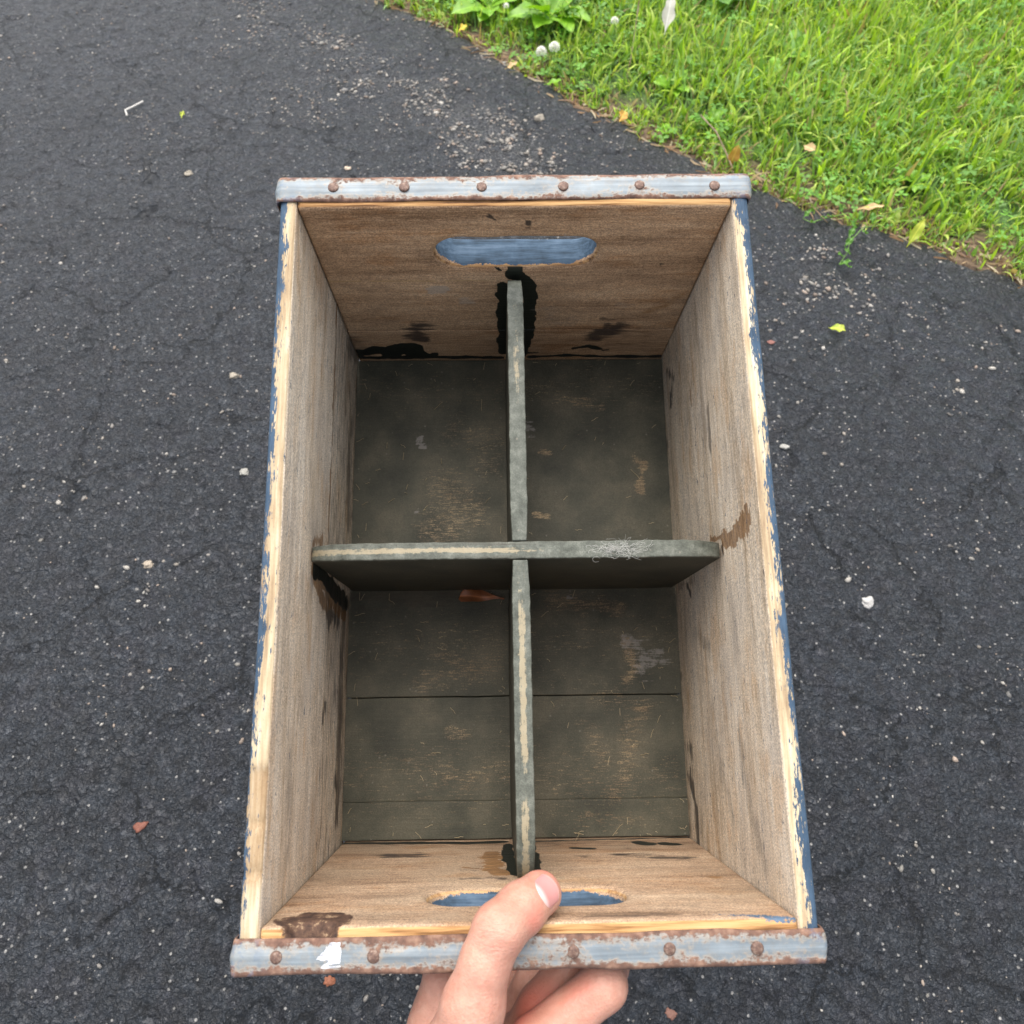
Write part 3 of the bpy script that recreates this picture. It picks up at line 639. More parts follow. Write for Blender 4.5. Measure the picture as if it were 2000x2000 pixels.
def lines(a_, b_, step, r):
    n = max(1, int(round((b_ - a_ - 2 * r) / step))); m = np.linspace(a_ + r, b_ - r, n + 1)
    return np.unique(np.round(np.concatenate([[a_, a_ + r * .35, a_ + r * .7], m, [b_ - r * .7, b_ - r * .35, b_]]), 7))
def box_grid(lo, hi, step, r=.0012, seed=0):
    """closed box surface, gridded, rounded edges"""
    ax = [lines(lo[i], hi[i], step[i], min(r, (hi[i] - lo[i]) * .4)) for i in range(3)]; n = [len(a_) for a_ in ax]
    Vs, Fs = [], []; key = {}; off = 0
    for k in range(3):
        u, v_ = [(1, 2), (2, 0), (0, 1)][k]
        U, Vv = np.meshgrid(np.arange(n[u]), np.arange(n[v_]), indexing='ij')
        for side in (0, 1):
            ii = np.zeros((n[u] * n[v_], 3), int); ii[:, u] = U.ravel(); ii[:, v_] = Vv.ravel(); ii[:, k] = (n[k] - 1) * side
            I = np.arange(n[u] * n[v_]).reshape(n[u], n[v_]) + off
            f = np.stack([I[:-1, :-1], I[1:, :-1], I[1:, 1:], I[:-1, 1:]], -1).reshape(-1, 4)
            if not side: f = f[:, ::-1]
            Vs.append(ii); Fs.append(f); off += len(ii)
    A = np.concatenate(Vs); F = np.concatenate(Fs)
    code = (A[:, 0] * n[1] + A[:, 1]) * n[2] + A[:, 2]
    uq, first, inv = np.unique(code, return_index=True, return_inverse=True)
    A = A[first]; F = inv.ravel()[F]
    P = np.stack([ax[i][A[:, i]] for i in range(3)], 1)
    lo = np.array(lo); hi = np.array(hi); rr = np.minimum(r, (hi - lo) * .4)
    Q = np.clip(P, lo + rr, hi - rr); dlt = P - Q; ln = np.linalg.norm(dlt / rr, axis=1)
    s_ = np.where(ln > 1e-9, 1 / np.maximum(ln, 1), 1)
    P = Q + dlt * s_[:, None]
    return P, F

def board(name, P, F, mat, marks, edge, parent=crate, label=None):
    o = mesh_obj(name, place(P), F, mat, parent, attrs={'pc': ('FLOAT_VECTOR', P), 'marks': ('FLOAT_COLOR', marks), 'edge': ('FLOAT_COLOR', edge)})
    if label: o['label'] = label
    return o
ST_ = .0016
# --- side boards
LM_ = [(2, [(15, -207), (395, -207)], 2, 9, .62), (1, [(196, -80), (186, -100), (180, -122)], 7, 5, .9), (1, [(197, -90), (193, -120), (188, -150), (184, -185)], 9, 4, .95), (0, [(199, -82), (197, -120), (192, -165), (189, -195)], 6.5, 3, 1), (1, [(214, -74), (220, -100)], 5, 5, .6),
       (2, [(183, -188), (140, -184), (60, -186)], 10, 14, .62), (2, [(330, -190), (300, -184), (250, -192)], 8, 12, .55), (2, [(176, -130), (176, -165)], 7, 8, .75), (2, [(117, -131), (100, -120)], 3, 5, .7), (2, [(62, -180), (40, -185)], 6, 7, .8),
       (1, [(400, -118), (300, -118.5), (214, -118)], 3.0, 4, .80), (2, [(400, -121.5), (10, -121.5)], 1.2, 2, .72), (1, [(360, -108), (230, -104)], 6, 16, .40), (2, [(190, -75), (170, -60)], 3, 6, .4), (2, [(100, -40), (60, -50), (40, -45)], 8, 16, .40), (3, [(190, -72), (186, -80)], 2, 2, .9), (2, [(385, -170), (392, -200)], 9, 10, .6)]
RM_ = [(2, [(15, -207), (395, -207)], 2, 8, .58), (1, [(211, -68), (209, -50), (212, -32)], 5.5, 1.6, 1), (1, [(212, -30), (214, -23)], 8, 1.6, 1), (1, [(217, -98), (213, -70)], 1.8, 1.5, .9), (2, [(207, -73)], 2.4, 1.5, 1.2),
       (2, [(375, -192), (360, -175), (345, -185)], 3.5, 6, .75), (2, [(300, -85), (290, -80), (275, -85)], 4, 9, .6), (1, [(335, -120), (318, -122)], 5, 9, .55), (2, [(30, -184), (45, -186), (62, -196)], 6, 7, .80), (2, [(18, -182), (30, -187)], 5, 7, .75), (2, [(30, -182), (80, -192)], 5, 8, .7),
       (2, [(136, -172), (131, -170)], 1.2, 1.5, .9), (2, [(196, -168), (190, -162)], 2.2, 2, .85), (2, [(180, -3)], 1.8, 1.5, .9), (2, [(392, -65), (380, -63), (372, -62)], .5, 1.0, .9), (2, [(110, -120), (70, -110), (50, -95)], 7, 16, .42), (2, [(160, -150), (150, -120)], 6, 14, .42), (2, [(95, -70), (60, -60), (30, -40)], 8, 16, .4), (2, [(200, -200), (198, -150)], 2, 6, .5)]
def side_board(name, z0, z1, sx, inset, seed, label, sawn):
    lo = (-H2 + inset, .0, z0) if sx < 0 else (H2 - TS, .0, z0); hi = (-H2 + TS - inset, L, z1) if sx < 0 else (H2 - inset, L, z1)
    P, F = box_grid(lo, hi, (.0024, .0022, ST_), .0016)
    x = P[:, 0] * sx      # towards outside positive
    out_ = (x - (H2 - TS)) / TS        # 0 inner face .. 1 outer
    yy = np.stack([P[:, 1], P[:, 1] * 0, P[:, 1] * 0], 1)
    # worn, gently rounded outer top edge; bows a little; chipped near end on the left
    topb = sstep(.02, 0, -P[:, 2])
    rnd = np.clip(out_ - .55, 0, 1) ** 2
    if z1 > -.01:
        P[:, 2] -= topb * rnd * (.010 + .006 * (vnoise(yy, 14, seed) - .5))
        P[:, 0] -= sx * topb * rnd * (.0012 + .0018 * vnoise(yy, 22, seed + 2)) * 1.0
        P[:, 2] += topb * (fbm(P, (300, 25, 1), seed + 3, 3) - .5) * .0012
        inn = np.clip(.25 - out_, 0, 1) * 4
        P[:, 2] -= topb * inn * .0008 * vnoise(yy, 60, seed + 8)
        if sx < 0:
            ch = sstep(.091, .088, P[:, 1]); P[:, 2] -= topb * ch * (.0016 - .0012 * sstep(.066, .040, P[:, 1]) * 1) * sstep(.3, .25, out_ - .7)
            P[:, 2] -= topb * (np.exp(-((P[:, 1] - .064) / .002) ** 2) + 1.4 * np.exp(-((P[:, 1] - .042) / .003) ** 2)) * .0012
    bow = np.sin(np.pi * P[:, 1] / L) * .0008; P[:, 0] -= sx * bow * sstep(.12, 0, -P[:, 2])
    P[:, 0] += (fbm(P * [0, 1, 1], (1, 20, 300), seed + 4, 3) - .5) * .0005
    uv = P[:, 1:3]; MK = apply_marks(uv, LM_ if sx < 0 else RM_, 0, 11 + seed)
    MK *= (out_ < .1)[:, None]
    bw = fbm(yy, 28, seed + 5, 3); bw2 = fbm(np.stack([P[:, 1], x, P[:, 2]], 1), (90, 300, 200), seed + 6, 3)
    cream = (topb > .6) * np.clip(sstep(-.05, .12, out_) , 0, 1) * (z1 > -.01)
    thr = (.70 - (.14 if sx > 0 else .05)) - .30 * (bw - .5) * (1 if sx > 0 else 1.4)
    if sx < 0: thr = thr - .25 * sstep(.33, .40, P[:, 1]) + .25 * sstep(.09, .085, P[:, 1]) + .06
    else: thr = thr - .28 * sstep(.36, .40, P[:, 1]) - .12 * sstep(.10, .03, P[:, 1])
    blue = np.clip(.5 + (out_ - thr) * 2.4 + (bw2 - .5) * 1.8, 0, 1)
    blue = np.where(P[:, 2] < -.004, np.clip(.5 + (out_ - .5) * 6 + (bw2 - .5) * 1.1, 0, 1), blue)
    sw = np.full(len(P), sawn) * (out_ < .1)
    if sx < 0 and z1 > -.01: sw = (out_ < .1) * .18
    tone = np.ones(len(P)) if sx > 0 else np.clip(.62 + .5 * (fbm(yy, 16, 99, 3) - .5) - .55 * sstep(.092, .088, P[:, 1]) * (1 - .7 * sstep(.042, .036, P[:, 1])) - .5 * np.exp(-((P[:, 1] - .041) / .004) ** 2), 0, 1)
    E = np.stack([cream, blue, sw, tone], 1)
    return board(name, P, F, MS, MK, E, label=label)
side_board('side_board', -.1205, 0, -1, 0, 1, 'upper left side board, tan worn top edge with blue paint left on its outer edge', 0)
side_board('side_board', -D - .008, -.1216, -1, .0009, 2, 'lower left side board with rough saw marks', 1)
side_board('side_board', -D - .008, 0, 1, 0, 3, 'right side board with cream worn top edge, blue outer edge and a brown brush mark', .12)

# --- end boards with the hand hole (upper plank via distance field)
SLOT = {1: (-.0492, .0522, -.0488, .0160), 0: (-.0515, .0512, -.0494, .0165)}
def end_marks(far):
    if far:
        return [(2, [(-68, -147), (-72, -157), (-73, -169)], 8, 12, .85), (2, [(72, -148), (66, -165), (80, -150)], 8, 13, .85),
                (0, [(-122, -194), (-105, -190), (-95, -197)], 7, 3, 1), (0, [(-92, -190), (-80, -184), (-76, -196)], 9, 2.5, 1), (0, [(-125, -203), (-60, -203), (-8, -205)], 3, 2, 1), (0, [(-62, -198)], 4, 2.5, 1),
                (0, [(-7, -88), (-6.5, -125), (-6, -150), (-7, -195)], 4.8, 1.8, 1), (0, [(4, -74), (11, -90), (11.5, -170), (8, -198)], 5, 1.6, 1.1), (0, [(-9, -68), (-14, -64)], 1, 1.2, .9), (0, [(1, -68), (1, -76)], 5.4, 1.5, .9),
                (1, [(92, -133), (108, -119), (121, -97)], 7, 16, .50), (0, [(50, -188), (62, -184), (70, -189)], 2.5, 2.5, 1), (0, [(74, -192), (84, -191)], 1.6, 2.5, .9), (0, [(15, -204), (45, -201), (80, -204), (122, -205)], 2.5, 3, 1), (0, [(15, -196), (25, -196)], 1.5, 2, .8),
                (3, [(-53, -94), (-50, -93)], 4, 1.8, .9), (3, [(-36, -110), (-28, -110)], 3, 4, .6), (3, [(82, -118), (78, -116)], 5, 9, .45), (2, [(-14, -4), (-16, -8), (-12, -12)], .9, 1.3, .9), (2, [(7.5, -14), (8, -20)], .9, 1, 1), (3, [(30, -26), (31, -30)], 1, 1.5, .8),
                (2, [(0, -60), (-1, -70)], 3, 5, .6), (2, [(-125, -170), (-122, -200)], 8, 16, .5), (3, [(25, -120), (30, -145), (45, -140)], 7, 16, .38), (2, [(96, -62)], .8, .8, .9), (2, [(60, -4), (100, -6)], 2, 6, .35), (2, [(-100, -120), (-90, -140)], 7, 16, .35)]
    return [(1, [(-19, -160), (-17, -135), (-18, -112), (-12, -100)], 6, 3.5, .95), (0, [(-7, -190), (-8, -165), (-6, -120), (-3, -98)], 4, 2, 1), (0, [(7.5, -190), (9, -150), (7, -95)], 3.6, 2, 1), (2, [(-88, -157), (-66, -155)], 6, 13, .85),
            (2, [(-39, -86), (-22, -92), (-12, -88)], 2.4, 5, .70), (1, [(-19, -110), (-36, -118)], 1.2, 1.5, .8), (2, [(58, -150), (84, -141), (102, -132)], 4, 9, .8), (0, [(37, -174), (50, -171)], 3, 2, 1), (0, [(85, -190), (90, -184)], 5, 2, 1), (0, [(102, -184), (108, -181)], 5, 2, 1),
            (0, [(-124, -203), (-80, -202), (-37, -198), (-10, -200)], 4.5, 3, 1), (0, [(12, -200), (125, -206)], 2, 2.5, .9), (1, [(104, -84), (110, -80)], 5, 10, .58), (1, [(72, -38), (95, -30)], 4, 12, .5), (2, [(30, -10), (62, -8), (70, -9)], 2.5, 6, .55), (2, [(20, -190), (70, -170)], 3, 8, .5), (2, [(-60, -60), (-90, -50)], 6, 15, .3), (2, [(40, -145), (50, -143)], 2, 5, .6)]
def end_edge(P, far, yin):
    x, y, z = P.T; sx0, sx1, szc, sr = SLOT[far]
    dep = (y - yin) * (1 if far else -1)      # depth into the board from the inner face
    q = np.stack([np.clip(x, sx0 + sr, sx1 - sr), z * 0 + szc], 1); ds = np.hypot(x - q[:, 0], z - q[:, 1]) - sr
    cream = sstep(-.0016, -.0006, z) * np.clip(sstep(.0002, .0012, dep), 0, 1)
    nn = fbm(P, 220, 90 + far, 3)
    nearslot = sstep(.004, .001, ds)
    blue = nearslot * np.clip(.5 + (dep - .0022 - .003 * (nn - .4) - .002 * sstep(.03, .05, np.abs(x)) ) * 420, 0, 1)
    cr2 = nearslot * sstep(.0005, .0015, dep) * (1 - sstep(.0025, .0045, dep)) * .60
    blue = np.maximum(blue, sstep(TE - .002, TE - .001, dep))
    bark = np.zeros(len(P)); 
    if not far:
        d = polyd(np.stack([x, z], 1), [(-111, -9), (-104, -14), (-97, -15), (-94, -8)]); bark = 1 - sstep(.007, .012, d + (nn - .5) * .008)
        bark = np.maximum(bark, (sstep(-.004, -.001, z)) * sstep(-.114, -.111, x) * sstep(-.087, -.090, x))
        blue = np.maximum(blue, (z > -.012) * np.clip(1.2 - np.abs(z + .010 - (x - .075) * .2) / .0035, 0, 1) * .62 * sstep(.07, .10, x) * (dep < .002))
    E = np.stack([np.maximum(cream, cr2), blue, bark, x * 0 + 1], 1); return E
def end_board(far):
    y0, y1 = (L - TE, L - .0002) if far else (.0002, TE); yin = y0 if far else y1
    xa, xb = -H2 + TS + .0005, H2 - TS - .0005; sx0, sx1, szc, sr = SLOT[far]
    z1 = -.1552
    def sdf(P):
        x, y, z = P.T
        c = np.array([(xa + xb) / 2, (y0 + y1) / 2, z1 / 2]); h = np.array([(xb - xa) / 2, (y1 - y0) / 2, -z1 / 2]) - .0012
        q = np.abs(P - c) - h; box = np.linalg.norm(np.maximum(q, 0), axis=1) + np.minimum(q.max(1), 0) - .0012
        qx = np.clip(x, sx0 + sr, sx1 - sr); ds = sr - np.hypot(x - qx, z - szc - .16 * np.abs(y - yin))        # >0 inside the hole
        k = np.where((y - yin) * (1 if far else -1) > TE / 2, .0010, .0045); a_ = box + k; b_ = ds + k                                             # rounded intersection with the outside of the slot
        wob = (vnoise(P, (60, 60, 60), 5) - .5) * .0012
        r_ = np.minimum(np.maximum(a_, b_), 0) + np.hypot(np.maximum(a_, 0), np.maximum(b_, 0)) - k + wob * (ds > -.01)
        s_ = np.where(ds > -.012, r_, box)
        s_ = s_ + (fbm(P * [1, 1, 1], (12, 260, 260), 6 + far, 2) - .5) * .0005 * (z > -.004) * 3
        if not far:
            d = np.hypot((x + .1015) / 1.25, (z - .002)) ; gouge = .011 - np.hypot(d, (y - yin - .002)); s_ = np.maximum(s_, np.minimum(gouge, .003 + 0 * gouge) + (fbm(P, 200, 7, 2) - .5) * .003)
        return s_
    P, F = surface_nets(sdf, (xa - .004, y0 - .004, z1 - .004), (xb + .004, y1 + .004, .004), .0017)
    MK = apply_marks(P[:, [0, 2]], end_marks(far), 0, 70 + far); MK *= (np.abs(P[:, 1] - yin) < .0015)[:, None]
    board('end_plank', P, F, MEF if far else MEN, MK, end_edge(P, far, yin), label='upper far end plank with rounded hand hole' if far else 'upper near end plank with hand hole behind the thumb')
    P, F = box_grid((xa, y0 + (.0004 if far else 0), -D - .008), (xb, y1 - (0 if far else .0004), -.1556), (ST_, .004, ST_), .0008)
    MK = apply_marks(P[:, [0, 2]], end_marks(far), 0, 70 + far); MK *= (np.abs(P[:, 1] - yin) < .0015)[:, None]
    E = end_edge(P, far, yin); E[:, 0] = 0
    board('end_plank', P, F, MEF if far else MEN, MK, E, label=('lower far' if far else 'lower near') + ' end plank spattered with dark paint')
end_board(1); end_board(0)
# --- floor boards
FM_ = [(1, [(-52, 283), (-35, 262), (-60, 250)], 18, 26, .50), (1, [(-70, 230), (-20, 228)], 10, 18, .42), (1, [(-45, 330), (-15, 320), (-20, 300)], 14, 26, .40), (1, [(-60, 150), (-20, 142), (-70, 132)], 10, 20, .50), (1, [(-50, 95), (-35, 92)], 4, 8, .55), (1, [(-75, 75), (-40, 60), (-10, 65)], 12, 22, .42),
       (1, [(40, 357), (70, 350)], 5, 10, .6), (1, [(22, 312), (30, 311)], 2, 3, .85), (1, [(98, 307), (104, 300), (102, 280)], 3, 5, .9), (1, [(18, 260), (26, 258)], 3, 3, .85), (1, [(30, 192), (60, 188), (80, 186)], 8, 14, .58), (1, [(84, 160), (90, 140), (84, 131)], 5, 8, .75), (1, [(96, 108), (84, 110)], 3, 4, .85), (1, [(84, 95), (80, 60), (70, 50)], 9, 16, .52), (1, [(55, 90), (65, 70)], 10, 20, .46), (1, [(60, 120), (100, 112), (90, 96)], 8, 16, .46), (1, [(48, 35), (90, 30)], 6, 14, .42),
       (3, [(86, 158), (108, 152), (96, 138)], 8, 8, .55), (3, [(-74, 322), (-72, 316)], 2.2, 4, .7), (3, [(-76, 262)], 2.4, 3, .7), (3, [(12, 335), (15, 327)], 3, 4, .6), (3, [(42, 194), (52, 194)], 1.6, 3, .8), (1, [(-115, 370), (-20, 360), (60, 375), (115, 365)], 20, 60, .30), (1, [(-110, 160), (110, 160)], 30, 80, .30), (1, [(-110, 60), (110, 60)], 30, 80, .32), (2, [(30, 190), (80, 186)], 12, 18, .4), (2, [(-125, 195), (-30, 196)], 8, 12, .5)]
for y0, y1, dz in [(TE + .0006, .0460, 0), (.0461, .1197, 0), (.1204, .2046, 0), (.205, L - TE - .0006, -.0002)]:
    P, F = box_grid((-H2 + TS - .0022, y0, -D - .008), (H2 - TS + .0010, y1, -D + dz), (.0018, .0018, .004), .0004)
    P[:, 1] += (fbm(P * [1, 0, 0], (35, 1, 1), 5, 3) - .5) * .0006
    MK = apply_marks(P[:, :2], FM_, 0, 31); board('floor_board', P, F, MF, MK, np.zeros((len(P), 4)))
for yj in (.046, .120, .2048):  # slats added below, out of view, to block light in the floor gaps
    P, F = box_grid((-H2 + TS + .001, yj - .012, -D - .0145), (H2 - TS - .001, yj + .012, -D - .0083), (.02, .02, .02), .0005)
    board('runner', P, F, MF, np.zeros((len(P), 4)), np.zeros((len(P), 4)), label='unseen slat added under a floor joint to stop light leaking through')
# --- dividers
def divider(name, axis, a0, a1, c0, c1, ztop, drop0, drop1, label, mk):
    zb = -D + .0004
    def ztopf(u):
        d0, d1 = (u - a0), (a1 - u); Rr = .034
        f = lambda d, dr: dr * (1 - np.sqrt(np.clip(1 - (1 - np.clip(d / Rr, 0, 1)) ** 2, 0, 1))) 
        return ztop - f(d0, drop0) - f(d1, drop1)
    if axis == 0: P, F = box_grid((a0, c0, zb), (a1, c1, ztop), (.002, .0012, .003), .0008)
    else: P, F = box_grid((c0, a0, zb), (c1, a1, ztop), (.0012, .002, .003), .0008)
    u = P[:, axis].copy(); t = (P[:, 2] - zb) / (ztop - zb)
    P[:, 2] += (ztopf(u) - ztop) * t + (fbm(P, 70, 3, 2) - .5) * .0006 * (t > .98)
    k = 1 - axis; cm = (c0 + c1) / 2
    tip = np.minimum(sstep(0, .02, u - a0), sstep(0, .02, a1 - u))
    P[:, k] = cm + (P[:, k] - cm) * (.86 + .14 * tip) + (fbm(P * 1., (20, 20, 20), 17, 2) - .5) * .0003
    top = (t > .985)
    P[:, k] += top * (vnoise(P, (400, 400, 50), 8) - .5) * .0005
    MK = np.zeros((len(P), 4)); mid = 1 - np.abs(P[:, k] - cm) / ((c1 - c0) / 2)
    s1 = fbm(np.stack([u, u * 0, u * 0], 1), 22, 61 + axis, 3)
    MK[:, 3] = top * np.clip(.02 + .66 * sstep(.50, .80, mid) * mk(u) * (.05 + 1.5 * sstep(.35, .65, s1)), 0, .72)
    dk = (P[:, k] - cm) / (c1 - c0) * 2
    MK[:, 1] = (t < .9) * .18; MK[:, 0] = sstep(.975, .99, t)  # channel 0 here: top edge painted lighter, as light falls on it
    MK[:, 2] = top * (axis == 0) * (np.abs(dk) > .55) * .45 * s1 * 2 * .6
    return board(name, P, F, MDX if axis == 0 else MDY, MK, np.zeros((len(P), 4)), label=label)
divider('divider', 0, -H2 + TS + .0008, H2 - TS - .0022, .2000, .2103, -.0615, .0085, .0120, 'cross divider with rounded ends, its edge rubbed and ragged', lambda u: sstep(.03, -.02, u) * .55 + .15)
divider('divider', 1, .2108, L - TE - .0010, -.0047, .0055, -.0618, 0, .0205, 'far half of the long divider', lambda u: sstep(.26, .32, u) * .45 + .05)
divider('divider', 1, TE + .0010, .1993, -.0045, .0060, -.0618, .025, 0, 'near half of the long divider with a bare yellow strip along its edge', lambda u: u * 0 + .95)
# the cleat-like end of the groove above the far divider tip
# --- metal bands
def band_mat():
    b = NB('galvanised_band'); P = b.attr('pc'); uv = b.attr('bandv', 'Fac')
    n = b.noise(b.mapv(P, (45, 150, 150)), 1, 5, .62); n2 = b.noise(P, 420, 3, .6); n3 = b.noise(P, 9, 2); st = b.noise(b.mapv(P, (14, 500, 500)), 1, 3)
    z = b.ramp(b.math('ADD', b.math('MULTIPLY', st, .6), b.math('MULTIPLY', b.noise(P, 60, 3), .4)), [(.35, (.115, .142, .16)), (.5, (.17, .203, .225)), (.65, (.245, .283, .305))])
    z = b.mix(b.math('MULTIPLY', b.ss(n3, .5, .7), .35), z, (.28, .26, .21))
    ad = b.math('ABSOLUTE', uv)
    lev = b.attr('rust', 'Fac')
    r = b.math('ADD', b.math('ADD', b.math('MULTIPLY', b.math('SUBTRACT', n, .5), 2.0), b.math('MULTIPLY', b.math('SUBTRACT', n2, .5), 1.5)), b.math('SUBTRACT', b.math('ADD', b.math('MULTIPLY', b.math('POWER', ad, 2.0), 1.15), lev), 1.18))
    rm = b.ss(r, -.18, .22)
    rc = b.ramp(b.noise(P, 240, 4), [(.3, (.07, .032, .022)), (.5, (.145, .070, .045)), (.7, (.26, .15, .10))])
    pal = b.math('MULTIPLY', b.ss(r, -.50, -.05), .55)
    z = b.mix(b.math('MULTIPLY', b.ss(b.noise(P, 180, 4, .7), .45, .7), .3), z, (.20, .17, .13)); c = b.mix(pal, z, (.34, .28, .21)); c = b.mix(b.math('MULTIPLY', rm, .92), c, rc)
    bl = b.math('MULTIPLY', b.ss(b.math('ABSOLUTE', b.sep(P)[0]), .118, .130), b.ss(b.noise(P, 150, 4, .7), .5, .6)); c = b.mix(b.math('MULTIPLY', bl, .45), c, (.09, .14, .22))
    return b.done(c, b.math('ADD', .52, b.math('MULTIPLY', rm, .4)), b.bump(b.math('ADD', b.math('MULTIPLY', rm, .8), b.math('MULTIPLY', n2, .6)), .5, .0006), Metallic=b.math('MULTIPLY', b.math('SUBTRACT', 1, rm), .12))
BM = band_mat()
b = NB('rusty_rivet'); RV = b.done(b.ramp(b.noise(b.coord(), 700, 3), [(.3, (.07, .04, .032)), (.55, (.16, .095, .07)), (.75, (.30, .23, .18))]), .6, b.bump(b.noise(b.coord(), 900, 3), .5, .0004), Metallic=.2)
RV2 = RV
RIV = {1: [-.1037, -.0635, -.0193, .0274, .0713, .1146], 0: [-.1159, -.0718, -.0270, .0191, .0633, .1037]}
def band(far):
    yc = (L - .0074, ) if far else (.0073, ); yc = yc[0]; hw = .0078 if far else .0076
    # path in xz: up left side, rounded corner, across, down the right side
    r = .0035 if far else .002; zt = .0007; drop = .022; xo = H2 + .0011
    pts = [(-xo, -drop + i * (drop - r) / 8) for i in range(9)]
    pts += [(-xo + r - r * math.cos(t), zt - r + r * math.sin(t)) for t in np.linspace(0, math.pi / 2, 6)[1:]]
    nx = 190; pts += [(-xo + r + (2 * xo - 2 * r) * i / nx, zt) for i in range(1, nx)]
    pts += [(xo - r + r * math.sin(t), zt - r + r * math.cos(t)) for t in np.linspace(0, math.pi / 2, 6)]
    pts += [(xo, -r - i * (drop - r) / 8) for i in range(1, 9)]
    pts = np.array(pts); T = np.gradient(pts, axis=0); T /= np.linalg.norm(T, axis=1)[:, None]; Nn = np.stack([-T[:, 1], T[:, 0]], 1)
    m = 13; V, A, Pc = [], [], []
    s_ = np.cumsum(np.r_[0, np.linalg.norm(np.diff(pts, axis=0), axis=1)])
    for layer in (1, 0):
        for j in range(m):
            v_ = -1 + 2 * j / (m - 1)
            q3 = np.stack([s_, s_ * 0 + v_ * .3, s_ * 0 + far * 9.], 1); ew = (vnoise(q3 * [1, 0, 1], (45, 1, 1), 3 if v_ > 0 else 4) - .5) * .0011 * abs(v_)
            yy = yc + v_ * hw + ew + (0 if far else 0)
            crown = .0005 * (1 - abs(v_) ** 3) + .00035 * math.exp(-((v_) / .35) ** 2) + (vnoise(q3, (30, 6, 1), 7) - .5) * .0008 + (vnoise(q3, (9, 1, 1), 17) - .5) * .0010
            off = (crown + .0004) if layer else (crown - .0004)
            lip = -.0010 * max(0, abs(v_) - .8) * 5 * .4
            V.append(np.stack([pts[:, 0] + Nn[:, 0] * (off + lip), yy, pts[:, 1] + Nn[:, 1] * (off + lip)], 1)); A.append(np.full(len(pts), v_))
    n = len(pts); V = np.concatenate(V); A = np.concatenate(A); F = []
    idx = lambda l, j, i: (l * m + j) * n + i
    I = np.arange(n - 1)
    def q(a_, b_, c_, d_): F.append(np.stack([a_, b_, c_, d_], 1))
    for j in range(m - 1):
        q(idx(0, j, I), idx(0, j, I + 1), idx(0, j + 1, I + 1), idx(0, j + 1, I)); q(idx(1, j, I), idx(1, j + 1, I), idx(1, j + 1, I + 1), idx(1, j, I + 1))
    q(idx(0, 0, I), idx(1, 0, I), idx(1, 0, I + 1), idx(0, 0, I + 1)); q(idx(0, m - 1, I), idx(0, m - 1, I + 1), idx(1, m - 1, I + 1), idx(1, m - 1, I))
    J = np.arange(m - 1); q(idx(0, J, 0), idx(0, J + 1, 0), idx(1, J + 1, 0), idx(1, J, 0)); q(idx(0, J, n - 1), idx(1, J, n - 1), idx(1, J + 1, n - 1), idx(0, J + 1, n - 1))
    V[:, 1] += (.0010 * V[:, 0] / H2 if far else 0)
    rust = np.full(len(V), .50 if far else .68) + sum(.42 * np.exp(-(np.hypot(V[:, 0] - q_, V[:, 1] - yc) / .0048) ** 2) for q_ in RIV[far])
    o = mesh_obj('metal_band', place(V), np.concatenate(F), BM, crate, attrs={'pc': ('FLOAT_VECTOR', V + [0, 0, far * .3]), 'bandv': ('FLOAT', A), 'rust': ('FLOAT', rust)})
    o['label'] = 'far galvanised band with a row of brown nail heads and light rust' if far else 'near galvanised band, heavily rusted along both edges'
    xsr = [-.1037, -.0635, -.0193, .0274, .0713, .1146] if far else [-.1159, -.0718, -.0270, .0191, .0633, .1037]
    me = None
    for x_ in xsr:
        k = np.linspace(0, 1, 5); V, F = [], []
        rr = .0031 if far else .0030
        prof = [(rr, -.0004), (rr, .0003), (rr * .85, .0007), (rr * .5, .0010), (rr * .15, .00112)]
        if me is None:
            for rr_, h_ in prof:
                for a_ in range(16): V.append((rr_ * math.cos(a_ * math.pi / 8), rr_ * math.sin(a_ * math.pi / 8), h_))
            F = [(i * 16 + a_, i * 16 + (a_ + 1) % 16, (i + 1) * 16 + (a_ + 1) % 16, (i + 1) * 16 + a_) for i in range(4) for a_ in range(16)] + [tuple(range(64, 80))]
            rv = mesh_obj('nail_head', V, F, RV, o); me = rv.data
        else: rv = bpy.data.objects.new('nail_head', me); COL.objects.link(rv); rv.parent = o
        p = place(np.array([[x_, yc + random.uniform(-.0004, .0004), zt + .0012]]))[0]; rv.location = p; rv.rotation_euler = (random.uniform(-.06, .06), random.uniform(-.06, .06), random.uniform(0, 6)); s = random.uniform(.92, 1.06) * (1.0 if far else 1.0); rv.scale = (s, s, s)
    return o
band(1); NBAND = band(0)
# torn white paper scrap on the near band
b = NB('white_paper'); WP = b.done(b.ramp(b.noise(b.attr('pc2'), 260, 4, .7), [(.40, (.30, .31, .33)), (.50, (.60, .61, .64))]), .6)
ss_ = [(-.0918, .0131), (-.0870, .0131), (-.0866, .0080), (-.0866, .0030), (-.0955, .0026), (-.0920, .0056), (-.0978, .0060), (-.0952, .0090), (-.0925, .0112)]
def flatpiece(pts, z, th=.0002):
    n = len(pts); V = [(x, y, z) for x, y in pts] + [(x, y, z + th) for x, y in pts]
    return np.array(V), [tuple(range(n, 2 * n)), tuple(range(n))[::-1]] + [(i, (i + 1) % n, n + (i + 1) % n, n + i) for i in range(n)]
def rag(pts, n=5, a_=.00045):
    out = []; rg = np.random.default_rng(len(pts))
    for i in range(len(pts)):
        p, q = np.array(pts[i]), np.array(pts[(i + 1) % len(pts)])
        out += [tuple(p + (q - p) * k / n + (rg.normal(0, a_ * .6, 2) if k else 0)) for k in range(n)]
    return out
